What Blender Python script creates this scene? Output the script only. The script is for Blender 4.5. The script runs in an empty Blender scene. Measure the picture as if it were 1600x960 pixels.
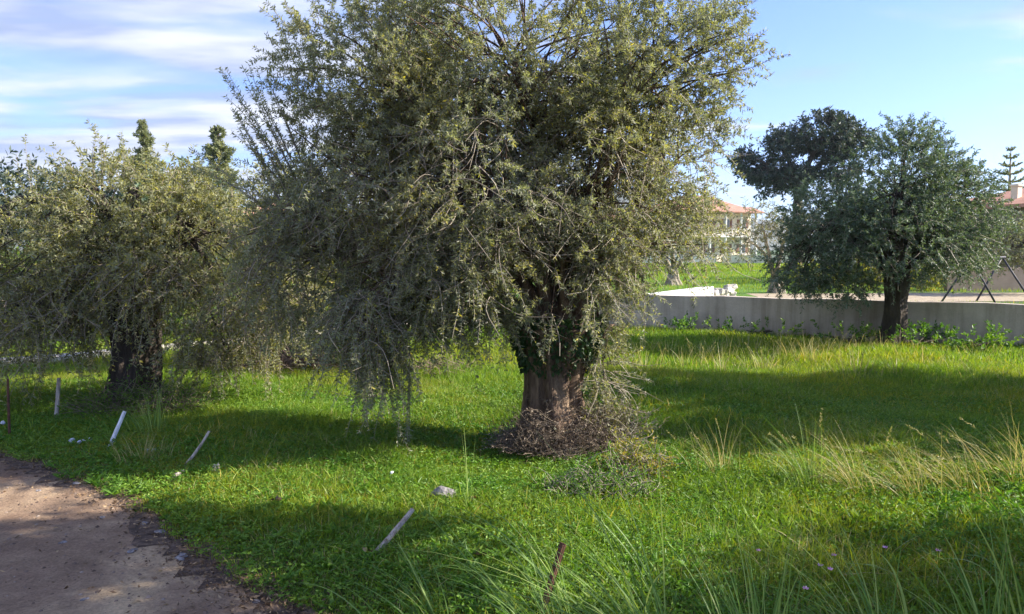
import bpy, math, random
import numpy as np
from mathutils import Vector, Matrix
random.seed(7); RNG = np.random.default_rng(7)
S = bpy.context.scene; COL = S.collection
R = math.radians

# ------------------------------------------------------------------ camera, sky, sun, exposure
F = 1200.0; CAMZ = 1.7; PITCH = math.atan(90/1200)
cd = bpy.data.cameras.new('camera'); cam = bpy.data.objects.new('camera', cd); COL.objects.link(cam)
cd.sensor_width = 36; cd.lens = 27; cd.clip_start = 0.05; cd.clip_end = 6000
cam.location = (0, 0, CAMZ); cam.rotation_euler = (math.pi/2-PITCH, 0, 0); S.camera = cam
S.render.resolution_x = 1024; S.render.resolution_y = 614
S.view_settings.view_transform = 'Standard'; S.view_settings.look = 'None'
S.view_settings.exposure = 1.74; S.view_settings.gamma = 1
SUN_AZ = R(88)     # clockwise from the view direction (+Y)
SUN_EL = R(31)
SD = Vector((math.sin(SUN_AZ)*math.cos(SUN_EL), math.cos(SUN_AZ)*math.cos(SUN_EL), math.sin(SUN_EL)))
sl = bpy.data.lights.new('sun', 'SUN'); sl.energy = 4.2; sl.angle = R(0.5); sl.color = (1.0, 0.93, 0.80)
so = bpy.data.objects.new('sun', sl); COL.objects.link(so)
so.rotation_euler = (-SD).to_track_quat('-Z', 'Y').to_euler()
W = bpy.data.worlds.new('World'); S.world = W; W.use_nodes = True
nt = W.node_tree; nt.nodes.clear(); N = nt.nodes.new; Lk = nt.links.new
out = N('ShaderNodeOutputWorld'); bg = N('ShaderNodeBackground'); bg.inputs[1].default_value = 0.15
sky = N('ShaderNodeTexSky'); sky.sky_type = 'NISHITA'; sky.sun_disc = False
sky.sun_elevation = SUN_EL; sky.sun_rotation = SUN_AZ; sky.altitude = 50; sky.air_density = 1.0; sky.dust_density = 0.3; sky.ozone_density = 3.0
tc = N('ShaderNodeTexCoord'); sep = N('ShaderNodeSeparateXYZ'); Lk(tc.outputs['Generated'], sep.inputs[0])
def wm(op, a, b=None, c=None):
    m = N('ShaderNodeMath'); m.operation = op
    for i, v in enumerate((a, b, c)):
        if v is None: continue
        if isinstance(v, (int, float)): m.inputs[i].default_value = v
        else: Lk(v, m.inputs[i])
    return m.outputs[0]
zz = wm('MAXIMUM', wm('ADD', sep.outputs[2], 0.06), 0.02)
comb = N('ShaderNodeCombineXYZ')
Lk(wm('MULTIPLY', wm('DIVIDE', sep.outputs[0], zz), 0.55), comb.inputs[0]); Lk(wm('DIVIDE', sep.outputs[1], zz), comb.inputs[1])
n1 = N('ShaderNodeTexNoise'); n1.inputs['Scale'].default_value = 1.25; n1.inputs['Detail'].default_value = 5; n1.inputs['Roughness'].default_value = 0.5; n1.inputs['Distortion'].default_value = 0.5
Lk(comb.outputs[0], n1.inputs['Vector'])
# clouds lie to the west (left) and as faint wisps elsewhere
leftness = N('ShaderNodeMapRange'); leftness.inputs[1].default_value = 0.30; leftness.inputs[2].default_value = -0.22
leftness.inputs[3].default_value = -0.03; leftness.inputs[4].default_value = 0.15
Lk(sep.outputs[0], leftness.inputs[0])
cl = N('ShaderNodeMapRange'); cl.interpolation_type = 'SMOOTHSTEP'; cl.inputs[1].default_value = 0.47; cl.inputs[2].default_value = 0.72; cl.inputs[3].default_value = 0; cl.inputs[4].default_value = 1
Lk(wm('ADD', n1.outputs[0], leftness.outputs[0]), cl.inputs[0])
n2 = N('ShaderNodeTexNoise'); n2.inputs['Scale'].default_value = 1.9; n2.inputs['Detail'].default_value = 4
Lk(comb.outputs[0], n2.inputs['Vector'])
cr = N('ShaderNodeValToRGB'); cr.color_ramp.elements[0].position = 0.40; cr.color_ramp.elements[1].position = 0.58
cr.color_ramp.elements[0].color = (.88, 1.12, 1.8, 1); cr.color_ramp.elements[1].color = (2.0, 2.08, 2.4, 1)
Lk(n2.outputs[0], cr.inputs[0])
mx = N('ShaderNodeMix'); mx.data_type = 'RGBA'
tint = N('ShaderNodeMix'); tint.data_type = 'RGBA'; tint.blend_type = 'MULTIPLY'; tint.inputs[0].default_value = 1; tint.inputs[7].default_value = (.31, .38, .60, 1)
Lk(sky.outputs[0], tint.inputs[6]); Lk(cl.outputs[0], mx.inputs[0]); Lk(tint.outputs[2], mx.inputs[6]); Lk(cr.outputs[0], mx.inputs[7])
Lk(mx.outputs[2], bg.inputs[0]); Lk(bg.outputs[0], out.inputs[0])

# ------------------------------------------------------------------ helpers
CA, SA = math.cos(PITCH), math.sin(PITCH)
def at(px, py, Y):
    u = (px-800)/F; v = (480-py)/F; t = Y/(CA+v*SA)
    return Vector((u*t, Y, CAMZ+t*(v*CA-SA)))
def gnd(px, py, z=0.0):
    u = (px-800)/F; v = (480-py)/F; t = (CAMZ-z)/(SA-v*CA)
    return Vector((u*t, t*(CA+v*SA), z))
def vnoise(P, s, seed=0):
    x, y, z = P[:, 0]*s+seed*1.7, P[:, 1]*s+seed*3.1, P[:, 2]*s+seed*0.7
    return (np.sin(x*1.3+1.1*np.sin(y*1.7+z))+np.sin(y*1.9+1.3*np.sin(z*1.5+x*.7))+np.sin(z*2.1+1.2*np.sin(x*1.6+y)))/3
def nrm(a): return a/np.maximum(np.linalg.norm(a, axis=-1, keepdims=True), 1e-9)
def tag(o, label, cat, group=None, kind=None):
    if label: o['label'] = label
    if cat: o['category'] = cat
    if group: o['group'] = group
    if kind: o['kind'] = kind
    return o
def thing(name, label, cat, loc=(0, 0, 0), group=None, rz=0):
    o = bpy.data.objects.new(name, None); COL.objects.link(o); o.location = loc; o.rotation_euler = (0, 0, rz)
    o.empty_display_size = .2
    return tag(o, label, cat, group)
def link(name, me, m, parent=None):
    o = bpy.data.objects.new(name, me); me.materials.append(m); COL.objects.link(o)
    if parent: o.parent = parent
    return o
def meshnp(name, V, Q, rnd=None, smooth=False):
    """V (n,3), Q (m,4) quads; rnd (m,) per face"""
    me = bpy.data.meshes.new(name); V = np.asarray(V, np.float32); Q = np.asarray(Q, np.int32)
    me.vertices.add(len(V)); me.vertices.foreach_set('co', V.ravel())
    me.loops.add(Q.size); me.loops.foreach_set('vertex_index', Q.ravel())
    me.polygons.add(len(Q)); me.polygons.foreach_set('loop_start', np.arange(0, Q.size, 4, dtype=np.int32))
    me.update(calc_edges=True)
    me.polygons.foreach_set('use_smooth', np.full(len(Q), smooth))
    if rnd is not None:
        a = me.attributes.new('rnd', 'FLOAT', 'FACE'); a.data.foreach_set('value', np.asarray(rnd, np.float32))
    return me
class MB:
    def __init__(s): s.V = []; s.F = []
    def add(s, vs, fs):
        b = len(s.V); s.V += [tuple(v) for v in vs]; s.F += [tuple(i+b for i in f) for f in fs]
    def box(s, c, d, rz=0, rot=None):
        M = rot if rot else Matrix.Rotation(rz, 3, 'Z'); c = Vector(c)
        vs = [c+M @ Vector((x*d[0]/2, y*d[1]/2, z*d[2]/2)) for x in (-1, 1) for y in (-1, 1) for z in (-1, 1)]
        s.add(vs, [(0, 1, 3, 2), (4, 6, 7, 5), (0, 4, 5, 1), (2, 3, 7, 6), (0, 2, 6, 4), (1, 5, 7, 3)])
    def prism(s, pts, z0, z1):
        n = len(pts); vs = [(p[0], p[1], z0) for p in pts]+[(p[0], p[1], z1) for p in pts]
        s.add(vs, [tuple(range(n))[::-1], tuple(range(n, 2*n))]+[(i, (i+1) % n, n+(i+1) % n, n+i) for i in range(n)])
    def tube(s, pts, rad, n=8, noise=0.0):
        pts = [Vector(p) for p in pts]; k = len(pts); vs = []
        for i, p in enumerate(pts):
            t = (pts[min(i+1, k-1)]-pts[max(i-1, 0)]).normalized()
            a = t.cross(Vector((0.31, 0.95, 0.1))).normalized(); b = t.cross(a)
            r = rad[i] if isinstance(rad, (list, tuple)) else rad
            for j in range(n):
                th = 2*math.pi*j/n; q = r*(1+noise*random.uniform(-1, 1))
                vs.append(p+a*math.cos(th)*q+b*math.sin(th)*q)
        fs = [(i*n+j, i*n+(j+1) % n, (i+1)*n+(j+1) % n, (i+1)*n+j) for i in range(k-1) for j in range(n)]
        fs += [tuple(range(n))[::-1], tuple(range((k-1)*n, k*n))]
        s.add(vs, fs)
    def build(s, name, m, parent=None, smooth=False, bevel=0):
        me = bpy.data.meshes.new(name); me.from_pydata(s.V, [], s.F); me.update()
        if smooth: me.polygons.foreach_set('use_smooth', [True]*len(me.polygons))
        o = link(name, me, m, parent)
        if bevel:
            b = o.modifiers.new('bevel', 'BEVEL'); b.width = bevel; b.segments = 2; b.limit_method = 'ANGLE'
        return o
def tubes(name, P, Rr, sides=3):
    """P (n,k,3) polylines, Rr (n,k) radii"""
    n, k, _ = P.shape
    T = nrm(np.gradient(P, axis=1)); ref = np.array([0.31, 0.95, 0.1])
    A = nrm(np.cross(T, ref)); B = np.cross(T, A)
    th = 2*np.pi*np.arange(sides)/sides
    V = P[:, :, None]+Rr[:, :, None, None]*(A[:, :, None]*np.cos(th)[None, None, :, None]+B[:, :, None]*np.sin(th)[None, None, :, None])
    idx = np.arange(n*k*sides).reshape(n, k, sides)
    a = idx[:, :-1]; b = idx[:, 1:]
    Q = np.stack([a, np.roll(a, -1, 2), np.roll(b, -1, 2), b], -1).reshape(-1, 4)
    return meshnp(name, V.reshape(-1, 3), Q, np.repeat(RNG.random(n), (k-1)*sides), True)
def leaves_mesh(name, P, D, L, Wd, fold=0.0):
    """rhombic leaves with base at P pointing along D; two-facet fold gives each some curve"""
    n = len(P); D = nrm(D); S_ = nrm(np.cross(D, RNG.normal(size=(n, 3)))); U = np.cross(S_, D)
    L = L[:, None]; Wd = Wd[:, None]
    V = np.stack([P, P+D*L*.5+S_*Wd*.5, P+D*L-U*L*.12, P+D*L*.45-S_*Wd*.5], 1)
    return meshnp(name, V.reshape(-1, 3), np.arange(n*4).reshape(n, 4), RNG.random(n))
def ribbons(name, P, Wd, rnd=None):
    """P (n,k,3) centre lines, Wd (n,k) widths; side across a random horizontal direction"""
    n, k, _ = P.shape
    a = RNG.random(n)*2*np.pi; Sd = np.stack([np.cos(a), np.sin(a), np.zeros(n)], -1)[:, None]
    V = np.stack([P-Sd*Wd[..., None]*.5, P+Sd*Wd[..., None]*.5], 2)
    idx = np.arange(n*k*2).reshape(n, k, 2)
    Q = np.stack([idx[:, :-1, 0], idx[:, :-1, 1], idx[:, 1:, 1], idx[:, 1:, 0]], -1).reshape(-1, 4)
    if rnd is None: rnd = RNG.random(n)
    return meshnp(name, V.reshape(-1, 3), Q, np.repeat(rnd, k-1))

# ------------------------------------------------------------------ materials
class MT:
    def __init__(s, name):
        s.m = bpy.data.materials.new(name); s.m.use_nodes = True; s.t = s.m.node_tree; s.t.nodes.clear()
        s.out = s.n('ShaderNodeOutputMaterial')
    def n(s, t, **k):
        nd = s.t.nodes.new(t)
        for a, b in k.items(): setattr(nd, a, b)
        return nd
    def l(s, a, b): s.t.links.new(a, b)
    def noise(s, scale, detail=4, rough=.55, coord='Object', stretch=None, dist=0):
        tc = s.n('ShaderNodeTexCoord'); nz = s.n('ShaderNodeTexNoise')
        nz.inputs['Scale'].default_value = scale; nz.inputs['Detail'].default_value = detail; nz.inputs['Roughness'].default_value = rough; nz.inputs['Distortion'].default_value = dist
        v = tc.outputs[coord]
        if stretch:
            mp = s.n('ShaderNodeMapping'); mp.inputs['Scale'].default_value = stretch; s.l(v, mp.inputs[0]); v = mp.outputs[0]
        s.l(v, nz.inputs['Vector']); return nz.outputs[0]
    def ramp(s, f, stops):
        r = s.n('ShaderNodeValToRGB'); e = r.color_ramp.elements
        while len(e) < len(stops): e.new(0.5)
        for q, (p, c) in zip(e, stops): q.position = p; q.color = (*c, 1)
        s.l(f, r.inputs[0]); return r.outputs[0]
    def mix(s, f, a, b, mode='MIX'):
        m = s.n('ShaderNodeMix', data_type='RGBA', blend_type=mode)
        for i, v in ((0, f), (6, a), (7, b)):
            if isinstance(v, (int, float)): m.inputs[i].default_value = v
            elif isinstance(v, tuple): m.inputs[i].default_value = (*v, 1)
            else: s.l(v, m.inputs[i])
        return m.outputs[2]
    def bsdf(s, col, rough=.8, bump=None, strength=.5, distance=.01, spec=.3, metal=0):
        p = s.n('ShaderNodeBsdfPrincipled'); p.inputs['Roughness'].default_value = rough
        p.inputs['Specular IOR Level'].default_value = spec; p.inputs['Metallic'].default_value = metal
        if isinstance(col, tuple): p.inputs['Base Color'].default_value = (*col, 1)
        else: s.l(col, p.inputs['Base Color'])
        if bump is not None:
            b = s.n('ShaderNodeBump'); b.inputs['Strength'].default_value = strength; b.inputs['Distance'].default_value = distance
            s.l(bump, b.inputs['Height']); s.l(b.outputs[0], p.inputs['Normal'])
        s.l(p.outputs[0], s.out.inputs[0]); return s.m
def leafmat(name, stops, back=None, trans=.35, rough=.5, tcol=(1.3, 1.35, .5), patch=None):
    t = MT(name); a = t.n('ShaderNodeAttribute', attribute_name='rnd')
    c = t.ramp(a.outputs['Fac'], stops)
    if patch:
        nz = t.noise(patch[0], 3); f = t.ramp(nz, [(.42, (0, 0, 0)), (.6, (1, 1, 1))])
        c = t.mix(f, c, t.mix(1.0, c, patch[1], 'MULTIPLY'))
    if back:
        g = t.n('ShaderNodeNewGeometry'); c = t.mix(g.outputs['Backfacing'], c, t.mix(.7, c, back))
    p = t.n('ShaderNodeBsdfPrincipled'); p.inputs['Roughness'].default_value = rough; p.inputs['Specular IOR Level'].default_value = .35
    t.l(c, p.inputs['Base Color'])
    tr = t.n('ShaderNodeBsdfTranslucent'); t.l(t.mix(1.0, c, tcol, 'MULTIPLY'), tr.inputs[0])
    ms = t.n('ShaderNodeMixShader'); ms.inputs[0].default_value = trans
    t.l(p.outputs[0], ms.inputs[1]); t.l(tr.outputs[0], ms.inputs[2]); t.l(ms.outputs[0], t.out.inputs[0])
    return t.m
M = {}
M['olive'] = leafmat('olive_leaf', [(0, (.12, .13, .09)), (.55, (.185, .20, .145)), (.88, (.27, .28, .19)), (.96, (.42, .40, .12)), (1, (.55, .50, .09))], back=(.36, .38, .30), trans=.40, patch=(1.3, (1.35, 1.2, .8)))
M['olive_yellow'] = leafmat('olive_leaf_yellowish', [(0, (.10, .11, .055)), (.5, (.19, .20, .09)), (.85, (.30, .30, .12)), (1, (.52, .48, .09))], back=(.36, .38, .26), trans=.42, tcol=(1.4, 1.3, .45))
M['olive_dark'] = leafmat('olive_leaf_blue', [(0, (.06, .10, .065)), (.6, (.095, .145, .085)), (1, (.18, .23, .13))], back=(.20, .26, .20), trans=.25)
M['olive_brown'] = leafmat('olive_leaf_brown', [(0, (.10, .09, .05)), (.6, (.18, .16, .09)), (1, (.30, .26, .12))], back=(.3, .3, .22), trans=.3)
M['darktree'] = leafmat('evergreen_leaf', [(0, (.035, .05, .045)), (.6, (.055, .08, .065)), (1, (.10, .13, .10))], trans=.2)
M['conifer'] = leafmat('conifer_leaf', [(0, (.15, .17, .09)), (1, (.28, .29, .15))], trans=.25)
M['bush'] = leafmat('bush_leaf', [(0, (.06, .12, .02)), (.6, (.13, .21, .03)), (1, (.28, .32, .06))], trans=.4)
M['ivy'] = leafmat('ivy_leaf', [(0, (.02, .05, .015)), (1, (.05, .10, .03))], trans=.15)
M['yellowleaf'] = leafmat('sucker_leaf', [(0, (.14, .18, .03)), (.6, (.30, .30, .05)), (1, (.45, .30, .06))], trans=.4)
M['drytwig'] = leafmat('dry_twig', [(0, (.09, .065, .05)), (.6, (.18, .135, .10)), (1, (.36, .29, .22))], trans=.05)
M['drypink'] = leafmat('dry_brushwood', [(0, (.18, .12, .09)), (.6, (.32, .22, .17)), (1, (.45, .34, .26))], trans=.1)
M['twig'] = leafmat('olive_twig', [(0, (.16, .13, .10)), (1, (.38, .32, .25))], trans=.0)
M['grass'] = leafmat('grass_blade', [(0, (.09, .175, .018)), (.5, (.155, .275, .026)), (.85, (.24, .365, .04)), (.97, (.30, .34, .06)), (1, (.45, .38, .16))], trans=.45, tcol=(1.3, 1.25, .35), patch=(.55, (1.4, 1.05, .9)))
M['weed'] = leafmat('weed_leaf', [(0, (.06, .15, .018)), (.6, (.10, .23, .026)), (1, (.18, .32, .04))], trans=.35, patch=(.8, (1.4, 1.1, 1.0)))
M['tallgrass'] = leafmat('tall_grass_blade', [(0, (.10, .19, .05)), (.6, (.20, .32, .08)), (1, (.38, .45, .15))], trans=.4)
M['straw'] = leafmat('straw_blade', [(0, (.20, .24, .06)), (.5, (.38, .36, .13)), (1, (.58, .48, .26))], trans=.35, tcol=(1.2, 1.1, .7))
M['deadleaf'] = leafmat('dead_leaf', [(0, (.07, .04, .022)), (.7, (.18, .11, .06)), (1, (.45, .31, .17))], trans=.1)
M['petal'] = leafmat('pink_petal', [(0, (.55, .25, .55)), (1, (.7, .45, .75))], trans=.3)

t = MT('olive_bark'); a = t.noise(9, 8, .7, stretch=(1, 1, .22), dist=1.2)
M['bark'] = t.bsdf(t.ramp(a, [(.35, (.04, .026, .02)), (.5, (.14, .092, .066)), (.68, (.32, .225, .155))]), .9, a, 1, .05)
t = MT('dark_bark'); a = t.noise(10, 8, .7, stretch=(1, 1, .25), dist=1.2)
M['barkdark'] = t.bsdf(t.ramp(a, [(.3, (.025, .02, .018)), (.6, (.09, .07, .055)), (.8, (.16, .12, .10))]), .9, a, 1, .05)
t = MT('pale_bark'); a = t.noise(8, 6, .6, stretch=(1, 1, .3))
M['barkpale'] = t.bsdf(t.ramp(a, [(.3, (.18, .14, .10)), (.7, (.42, .36, .28))]), .9, a, .8, .03)
t = MT('soil_and_turf'); a = t.noise(1.2, 6, .6); b = t.noise(26, 6, .7)
c = t.mix(t.ramp(b, [(.35, (0, 0, 0)), (.65, (1, 1, 1))]), (.035, .06, .014), (.09, .16, .025))
M['ground'] = t.bsdf(t.mix(t.ramp(a, [(.55, (0, 0, 0)), (.75, (1, 1, 1))]), c, (.10, .085, .045)), .95, b, 1, .04)
t = MT('far_field'); a = t.noise(.25, 8, .7); b = t.noise(7, 6, .7)
c = t.ramp(a, [(.35, (.07, .17, .012)), (.55, (.12, .24, .018)), (.72, (.20, .28, .03))])
M['field'] = t.bsdf(t.mix(t.ramp(b, [(.3, (0, 0, 0)), (.7, (1, 1, 1))]), t.mix(1.0, c, (.6, .6, .6), 'MULTIPLY'), c), .95, b, 1, .08)
t = MT('road_dirt'); a = t.noise(.9, 8, .65, dist=.6); b = t.noise(60, 8, .75); e = t.noise(5, 8, .7)
c = t.ramp(a, [(.30, (.15, .09, .06)), (.44, (.28, .185, .125)), (.55, (.40, .28, .185)), (.66, (.62, .46, .29))])
c = t.mix(.75, c, t.ramp(b, [(.3, (.45, .45, .45)), (.55, (1, 1, 1)), (.75, (1.5, 1.45, 1.4))]), 'MULTIPLY')
c = t.mix(.5, c, t.ramp(e, [(.35, (.6, .58, .55)), (.65, (1.2, 1.2, 1.2))]), 'MULTIPLY')
ad = t.n('ShaderNodeMath', operation='ADD'); t.l(b, ad.inputs[0]); t.l(e, ad.inputs[1])
M['road'] = t.bsdf(c, .95, ad.outputs[0], 1, .02)
t = MT('dark_soil'); a = t.noise(14, 8, .75); M['soil'] = t.bsdf(t.ramp(a, [(.35, (.035, .024, .02)), (.52, (.11, .075, .055)), (.7, (.24, .17, .12))]), .95, a, 1, .02)
t = MT('sandy_path'); a = t.noise(3, 8, .7)
M['sand'] = t.bsdf(t.ramp(a, [(.3, (.22, .17, .11)), (.55, (.36, .29, .2)), (.75, (.50, .41, .30))]), .95, a, .6, .03)
t = MT('grey_concrete'); a = t.noise(.9, 8, .65, stretch=(1, 1, 1.5)); b = t.noise(30, 6, .7)
s_ = t.noise(2.2, 5, .6, stretch=(3, 3, .25))
c = t.ramp(a, [(.3, (.42, .35, .29)), (.55, (.58, .49, .41)), (.75, (.68, .60, .51))])
c = t.mix(.6, c, t.ramp(s_, [(.35, (.5, .47, .42)), (.6, (1, 1, 1))]), 'MULTIPLY')
M['wall'] = t.bsdf(t.mix(.3, c, t.ramp(b, [(.3, (.7, .7, .7)), (.7, (1.1, 1.1, 1.1))]), 'MULTIPLY'), .9, b, .5, .01)
t = MT('whitewash'); a = t.noise(2, 7, .7)
M['white'] = t.bsdf(t.ramp(a, [(.3, (.62, .58, .52)), (.6, (.8, .78, .73))]), .85, a, .3, .02)
t = MT('pale_rubble'); a = t.noise(5, 7, .7)
M['rubble'] = t.bsdf(t.ramp(a, [(.3, (.25, .22, .19)), (.5, (.5, .45, .38)), (.7, (.72, .68, .6))]), .9, a, .8, .04)
t = MT('cream_render'); a = t.noise(1.2, 6, .6)
M['cream'] = t.bsdf(t.ramp(a, [(.3, (.74, .62, .46)), (.7, (.85, .74, .58))]), .9)
t = MT('brown_render'); a = t.noise(1.2, 7, .7)
M['brown'] = t.bsdf(t.ramp(a, [(.3, (.20, .15, .12)), (.7, (.32, .25, .20))]), .9)
t = MT('roof_tile'); w = t.n('ShaderNodeTexWave', wave_type='BANDS'); w.inputs['Scale'].default_value = 2.2; w.inputs['Distortion'].default_value = .6
tcn = t.n('ShaderNodeTexCoord'); t.l(tcn.outputs['Object'], w.inputs[0]); a = t.noise(1.5, 6, .7)
M['tile'] = t.bsdf(t.mix(.4, t.ramp(a, [(.3, (.42, .20, .14)), (.7, (.60, .34, .25))]), w.outputs[0], 'MULTIPLY'), .85, w.outputs[0], .6, .05)
t = MT('window_glass'); M['glass'] = t.bsdf((.05, .06, .07), .15, spec=.6)
t = MT('shutter_wood'); M['shutter'] = t.bsdf((.22, .10, .06), .6)
t = MT('dark_metal'); a = t.noise(12, 5); M['metal'] = t.bsdf(t.ramp(a, [(.3, (.035, .035, .045)), (.7, (.07, .06, .07))]), .55)
t = MT('rusty_iron'); a = t.noise(40, 7, .7); M['rust'] = t.bsdf(t.ramp(a, [(.3, (.045, .022, .016)), (.5, (.11, .05, .032)), (.75, (.20, .10, .06))]), .85, a, .8, .004)
t = MT('weathered_wood'); a = t.noise(25, 8, .7, stretch=(1, 1, .15)); M['stake'] = t.bsdf(t.ramp(a, [(.35, (.14, .10, .07)), (.5, (.42, .36, .31)), (.7, (.58, .52, .46))]), .85, a, .6, .004)
t = MT('limewashed_wood'); a = t.noise(40, 6, .7, stretch=(1, 1, .3)); M['stakewhite'] = t.bsdf(t.ramp(a, [(.3, (.45, .45, .48)), (.5, (.78, .78, .82))]), .7, a, .4, .003)
t = MT('grey_rock'); a = t.noise(30, 8, .7); M['rock'] = t.bsdf(t.ramp(a, [(.3, (.09, .08, .08)), (.5, (.22, .20, .20)), (.7, (.42, .40, .40))]), .9, a, 1, .01)
t = MT('pale_pebble'); a = t.n('ShaderNodeAttribute', attribute_name='rnd'); M['pebble'] = t.bsdf(t.ramp(a.outputs['Fac'], [(0, (.09, .06, .045)), (.7, (.20, .14, .105)), (1, (.36, .29, .23))]), .9)
t = MT('scrap_plastic'); M['scrap'] = t.bsdf((.55, .57, .62), .5)
t = MT('hill_scrub'); a = t.noise(.01, 8, .7); M['hill'] = t.bsdf(t.ramp(a, [(.3, (.05, .07, .04)), (.7, (.14, .14, .09))]), .95)

# ------------------------------------------------------------------ ground, road, field, hills
EDGE = [gnd(0, 712), gnd(100, 745), gnd(200, 790), gnd(280, 850), gnd(330, 900), gnd(400, 935), gnd(460, 960)]
EDGE = [(-30, 14.5), (-14, 10.0), (-8, 7.9), (-5.6, 6.95)]+[(p.x, p.y) for p in EDGE]+[(-.55, 3.05), (.6, 2.2), (2.2, 1.5), (5, .9), (12, .2), (40, -3)]
EA = np.array(EDGE)
def fine_edge():
    o = []
    for i in range(len(EA)-1):
        n = max(2, int(np.linalg.norm(EA[i+1]-EA[i])/.08)) if abs(EA[i][0]) < 9 else 4
        for k in range(n): o.append(EA[i]+(EA[i+1]-EA[i])*k/n)
    o.append(EA[-1]); return np.array(o)
FE = fine_edge()
w_ = .05*np.sin(FE[:, 0]*9+FE[:, 1]*4)+.035*np.sin(FE[:, 0]*23-FE[:, 1]*11)+.02*np.sin(FE[:, 0]*51)
FE[:, 1] += w_; FE[:, 0] += .5*w_
def road_dist(x, y):
    """positive on the grass side"""
    best = np.full(x.shape, 1e9); sgn = np.ones(x.shape)
    for i in range(len(EA)-1):
        a, b = EA[i], EA[i+1]; d = b-a; L2 = d@d
        t = np.clip(((x-a[0])*d[0]+(y-a[1])*d[1])/L2, 0, 1)
        qx, qy = a[0]+t*d[0], a[1]+t*d[1]; dd = np.hypot(x-qx, y-qy)
        cr_ = d[0]*(y-a[1])-d[1]*(x-a[0])
        s2 = np.where(cr_ > 0, 1, -1); m = dd < best
        best = np.where(m, dd, best); sgn = np.where(m, s2, sgn)
    return best*sgn
def H(x, y):
    h = .035*np.sin(x*1.1+y*.7)+.03*np.sin(y*1.6-x*.9+1)+.02*np.sin(x*3.1+2)*np.sin(y*2.7)
    rd = road_dist(x, y); r = np.hypot(x-1, y-8)
    return h*np.clip(rd-.15, 0, 1)*np.clip((17-r)/5, 0, 1)
def hz(x, y): return float(H(np.array([float(x)]), np.array([float(y)]))[0])
def grid_coords():
    a = np.arange(-18, 18.01, .3); o = np.array([25, 40, 70, 120, 220, 400, 800, 1500, 2600.])
    return np.concatenate([-o[::-1], a, o])
gx = grid_coords(); gy = grid_coords()+8
X, Y = np.meshgrid(gx, gy, indexing='ij'); Z = H(X.ravel(), Y.ravel()).reshape(X.shape)
V = np.stack([X, Y, Z], -1).reshape(-1, 3); idx = np.arange(len(V)).reshape(X.shape)
Q = np.stack([idx[:-1, :-1], idx[1:, :-1], idx[1:, 1:], idx[:-1, 1:]], -1).reshape(-1, 4)
tag(link('ground', meshnp('ground', V, Q, None, True), M['ground']), None, None, kind='structure')
# dirt road: strip from the ragged edge to behind the camera
rv = []; n = len(FE)
for p in FE: rv.append((p[0], p[1], .004))
for p in FE: rv.append((p[0]-1.2, p[1]-5.2, .004))
me = meshnp('dirt_road', rv, [(i+n, i+n+1, i+1, i) for i in range(n-1)])
tag(link('dirt_road', me, M['road']), None, None, kind='structure')
# dark soil verge between road and grass
inn = []; 
for i, p in enumerate(FE):
    wv = .07+.06*math.sin(p[0]*3.1+1)+.05*math.sin(p[0]*11)+.035*math.sin(p[0]*29)+.02*math.sin(p[0]*67)
    inn.append((p[0]-.45*wv, p[1]-.9*wv, .008))
ov = [(p[0]+.05, p[1]+.12, .008) for p in FE]
tag(link('soil_verge', meshnp('soil_verge', ov+inn, [(i+n, i+n+1, i+1, i) for i in range(n-1)]), M['soil']), None, None, kind='structure')
# field beyond the walls
mb = MB(); mb.add([(-60, 21, .004), (13.2, 21, .004), (15, 31, .004), (60, 40, .004), (90, 106, .004), (-90, 106, .004)], [(0, 1, 2, 3, 4, 5)])
tag(mb.build('field', M['field']), None, None, kind='structure')
mb = MB(); mb.add([(8.5, 24.5, .008), (30, 26, .008), (30, 30.5, .008), (9.0, 29.5, .008)], [(0, 1, 2, 3)])
tag(mb.build('sandy_path', M['sand']), None, None, kind='structure')
# hills
hx = np.linspace(-2300, 2300, 180); hy = np.linspace(0, 700, 14)
XX, YY = np.meshgrid(hx, hy, indexing='ij')
ridge = 95+45*np.sin(hx/310+1)+28*np.sin(hx/130)+12*np.sin(hx/47)+6*np.sin(hx/19)
prof = np.sin(np.clip(hy/700, 0, 1)*np.pi/2)**.8
ZZ = ridge[:, None]*prof[None]*(1+.08*np.sin(XX/60+YY/40))-2
V = np.stack([XX, 1500+YY, ZZ], -1).reshape(-1, 3); idx = np.arange(len(V)).reshape(XX.shape)
Q = np.stack([idx[:-1, :-1], idx[1:, :-1], idx[1:, 1:], idx[:-1, 1:]], -1).reshape(-1, 4)
tag(link('hills', meshnp('hills', V, Q, None, True), M['hill']), None, None, kind='structure')

# ------------------------------------------------------------------ walls
def wall_run(pts, h, th):
    mb = MB(); P = [Vector(p).to_2d() for p in pts]; L = []; Rr = []
    for i, p in enumerate(P):
        d = (P[min(i+1, len(P)-1)]-P[max(i-1, 0)]).normalized(); nn = Vector((-d.y, d.x))*th/2
        L.append(p+nn); Rr.append(p-nn)
    n = len(P); vs = []
    for i in range(n):
        hh = h[i] if isinstance(h, list) else h
        vs += [(L[i].x, L[i].y, -.1), (L[i].x, L[i].y, hh), (Rr[i].x, Rr[i].y, hh), (Rr[i].x, Rr[i].y, -.1)]
    fs = [(4*i+j, 4*i+4+j, 4*i+4+(j+1) % 4, 4*i+(j+1) % 4) for i in range(n-1) for j in range(4)]
    fs += [(0, 1, 2, 3), (4*n-1, 4*n-2, 4*n-3, 4*n-4)]
    mb.add(vs, fs); return mb
w0 = Vector((1.9, 16.5)); w1 = Vector((8.9, 13.2)); w2 = Vector((20, 8.2))
pts = [w0+(w1-w0)*i/12 for i in range(12)]+[w1+(w2-w1)*i/8 for i in range(9)]
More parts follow.
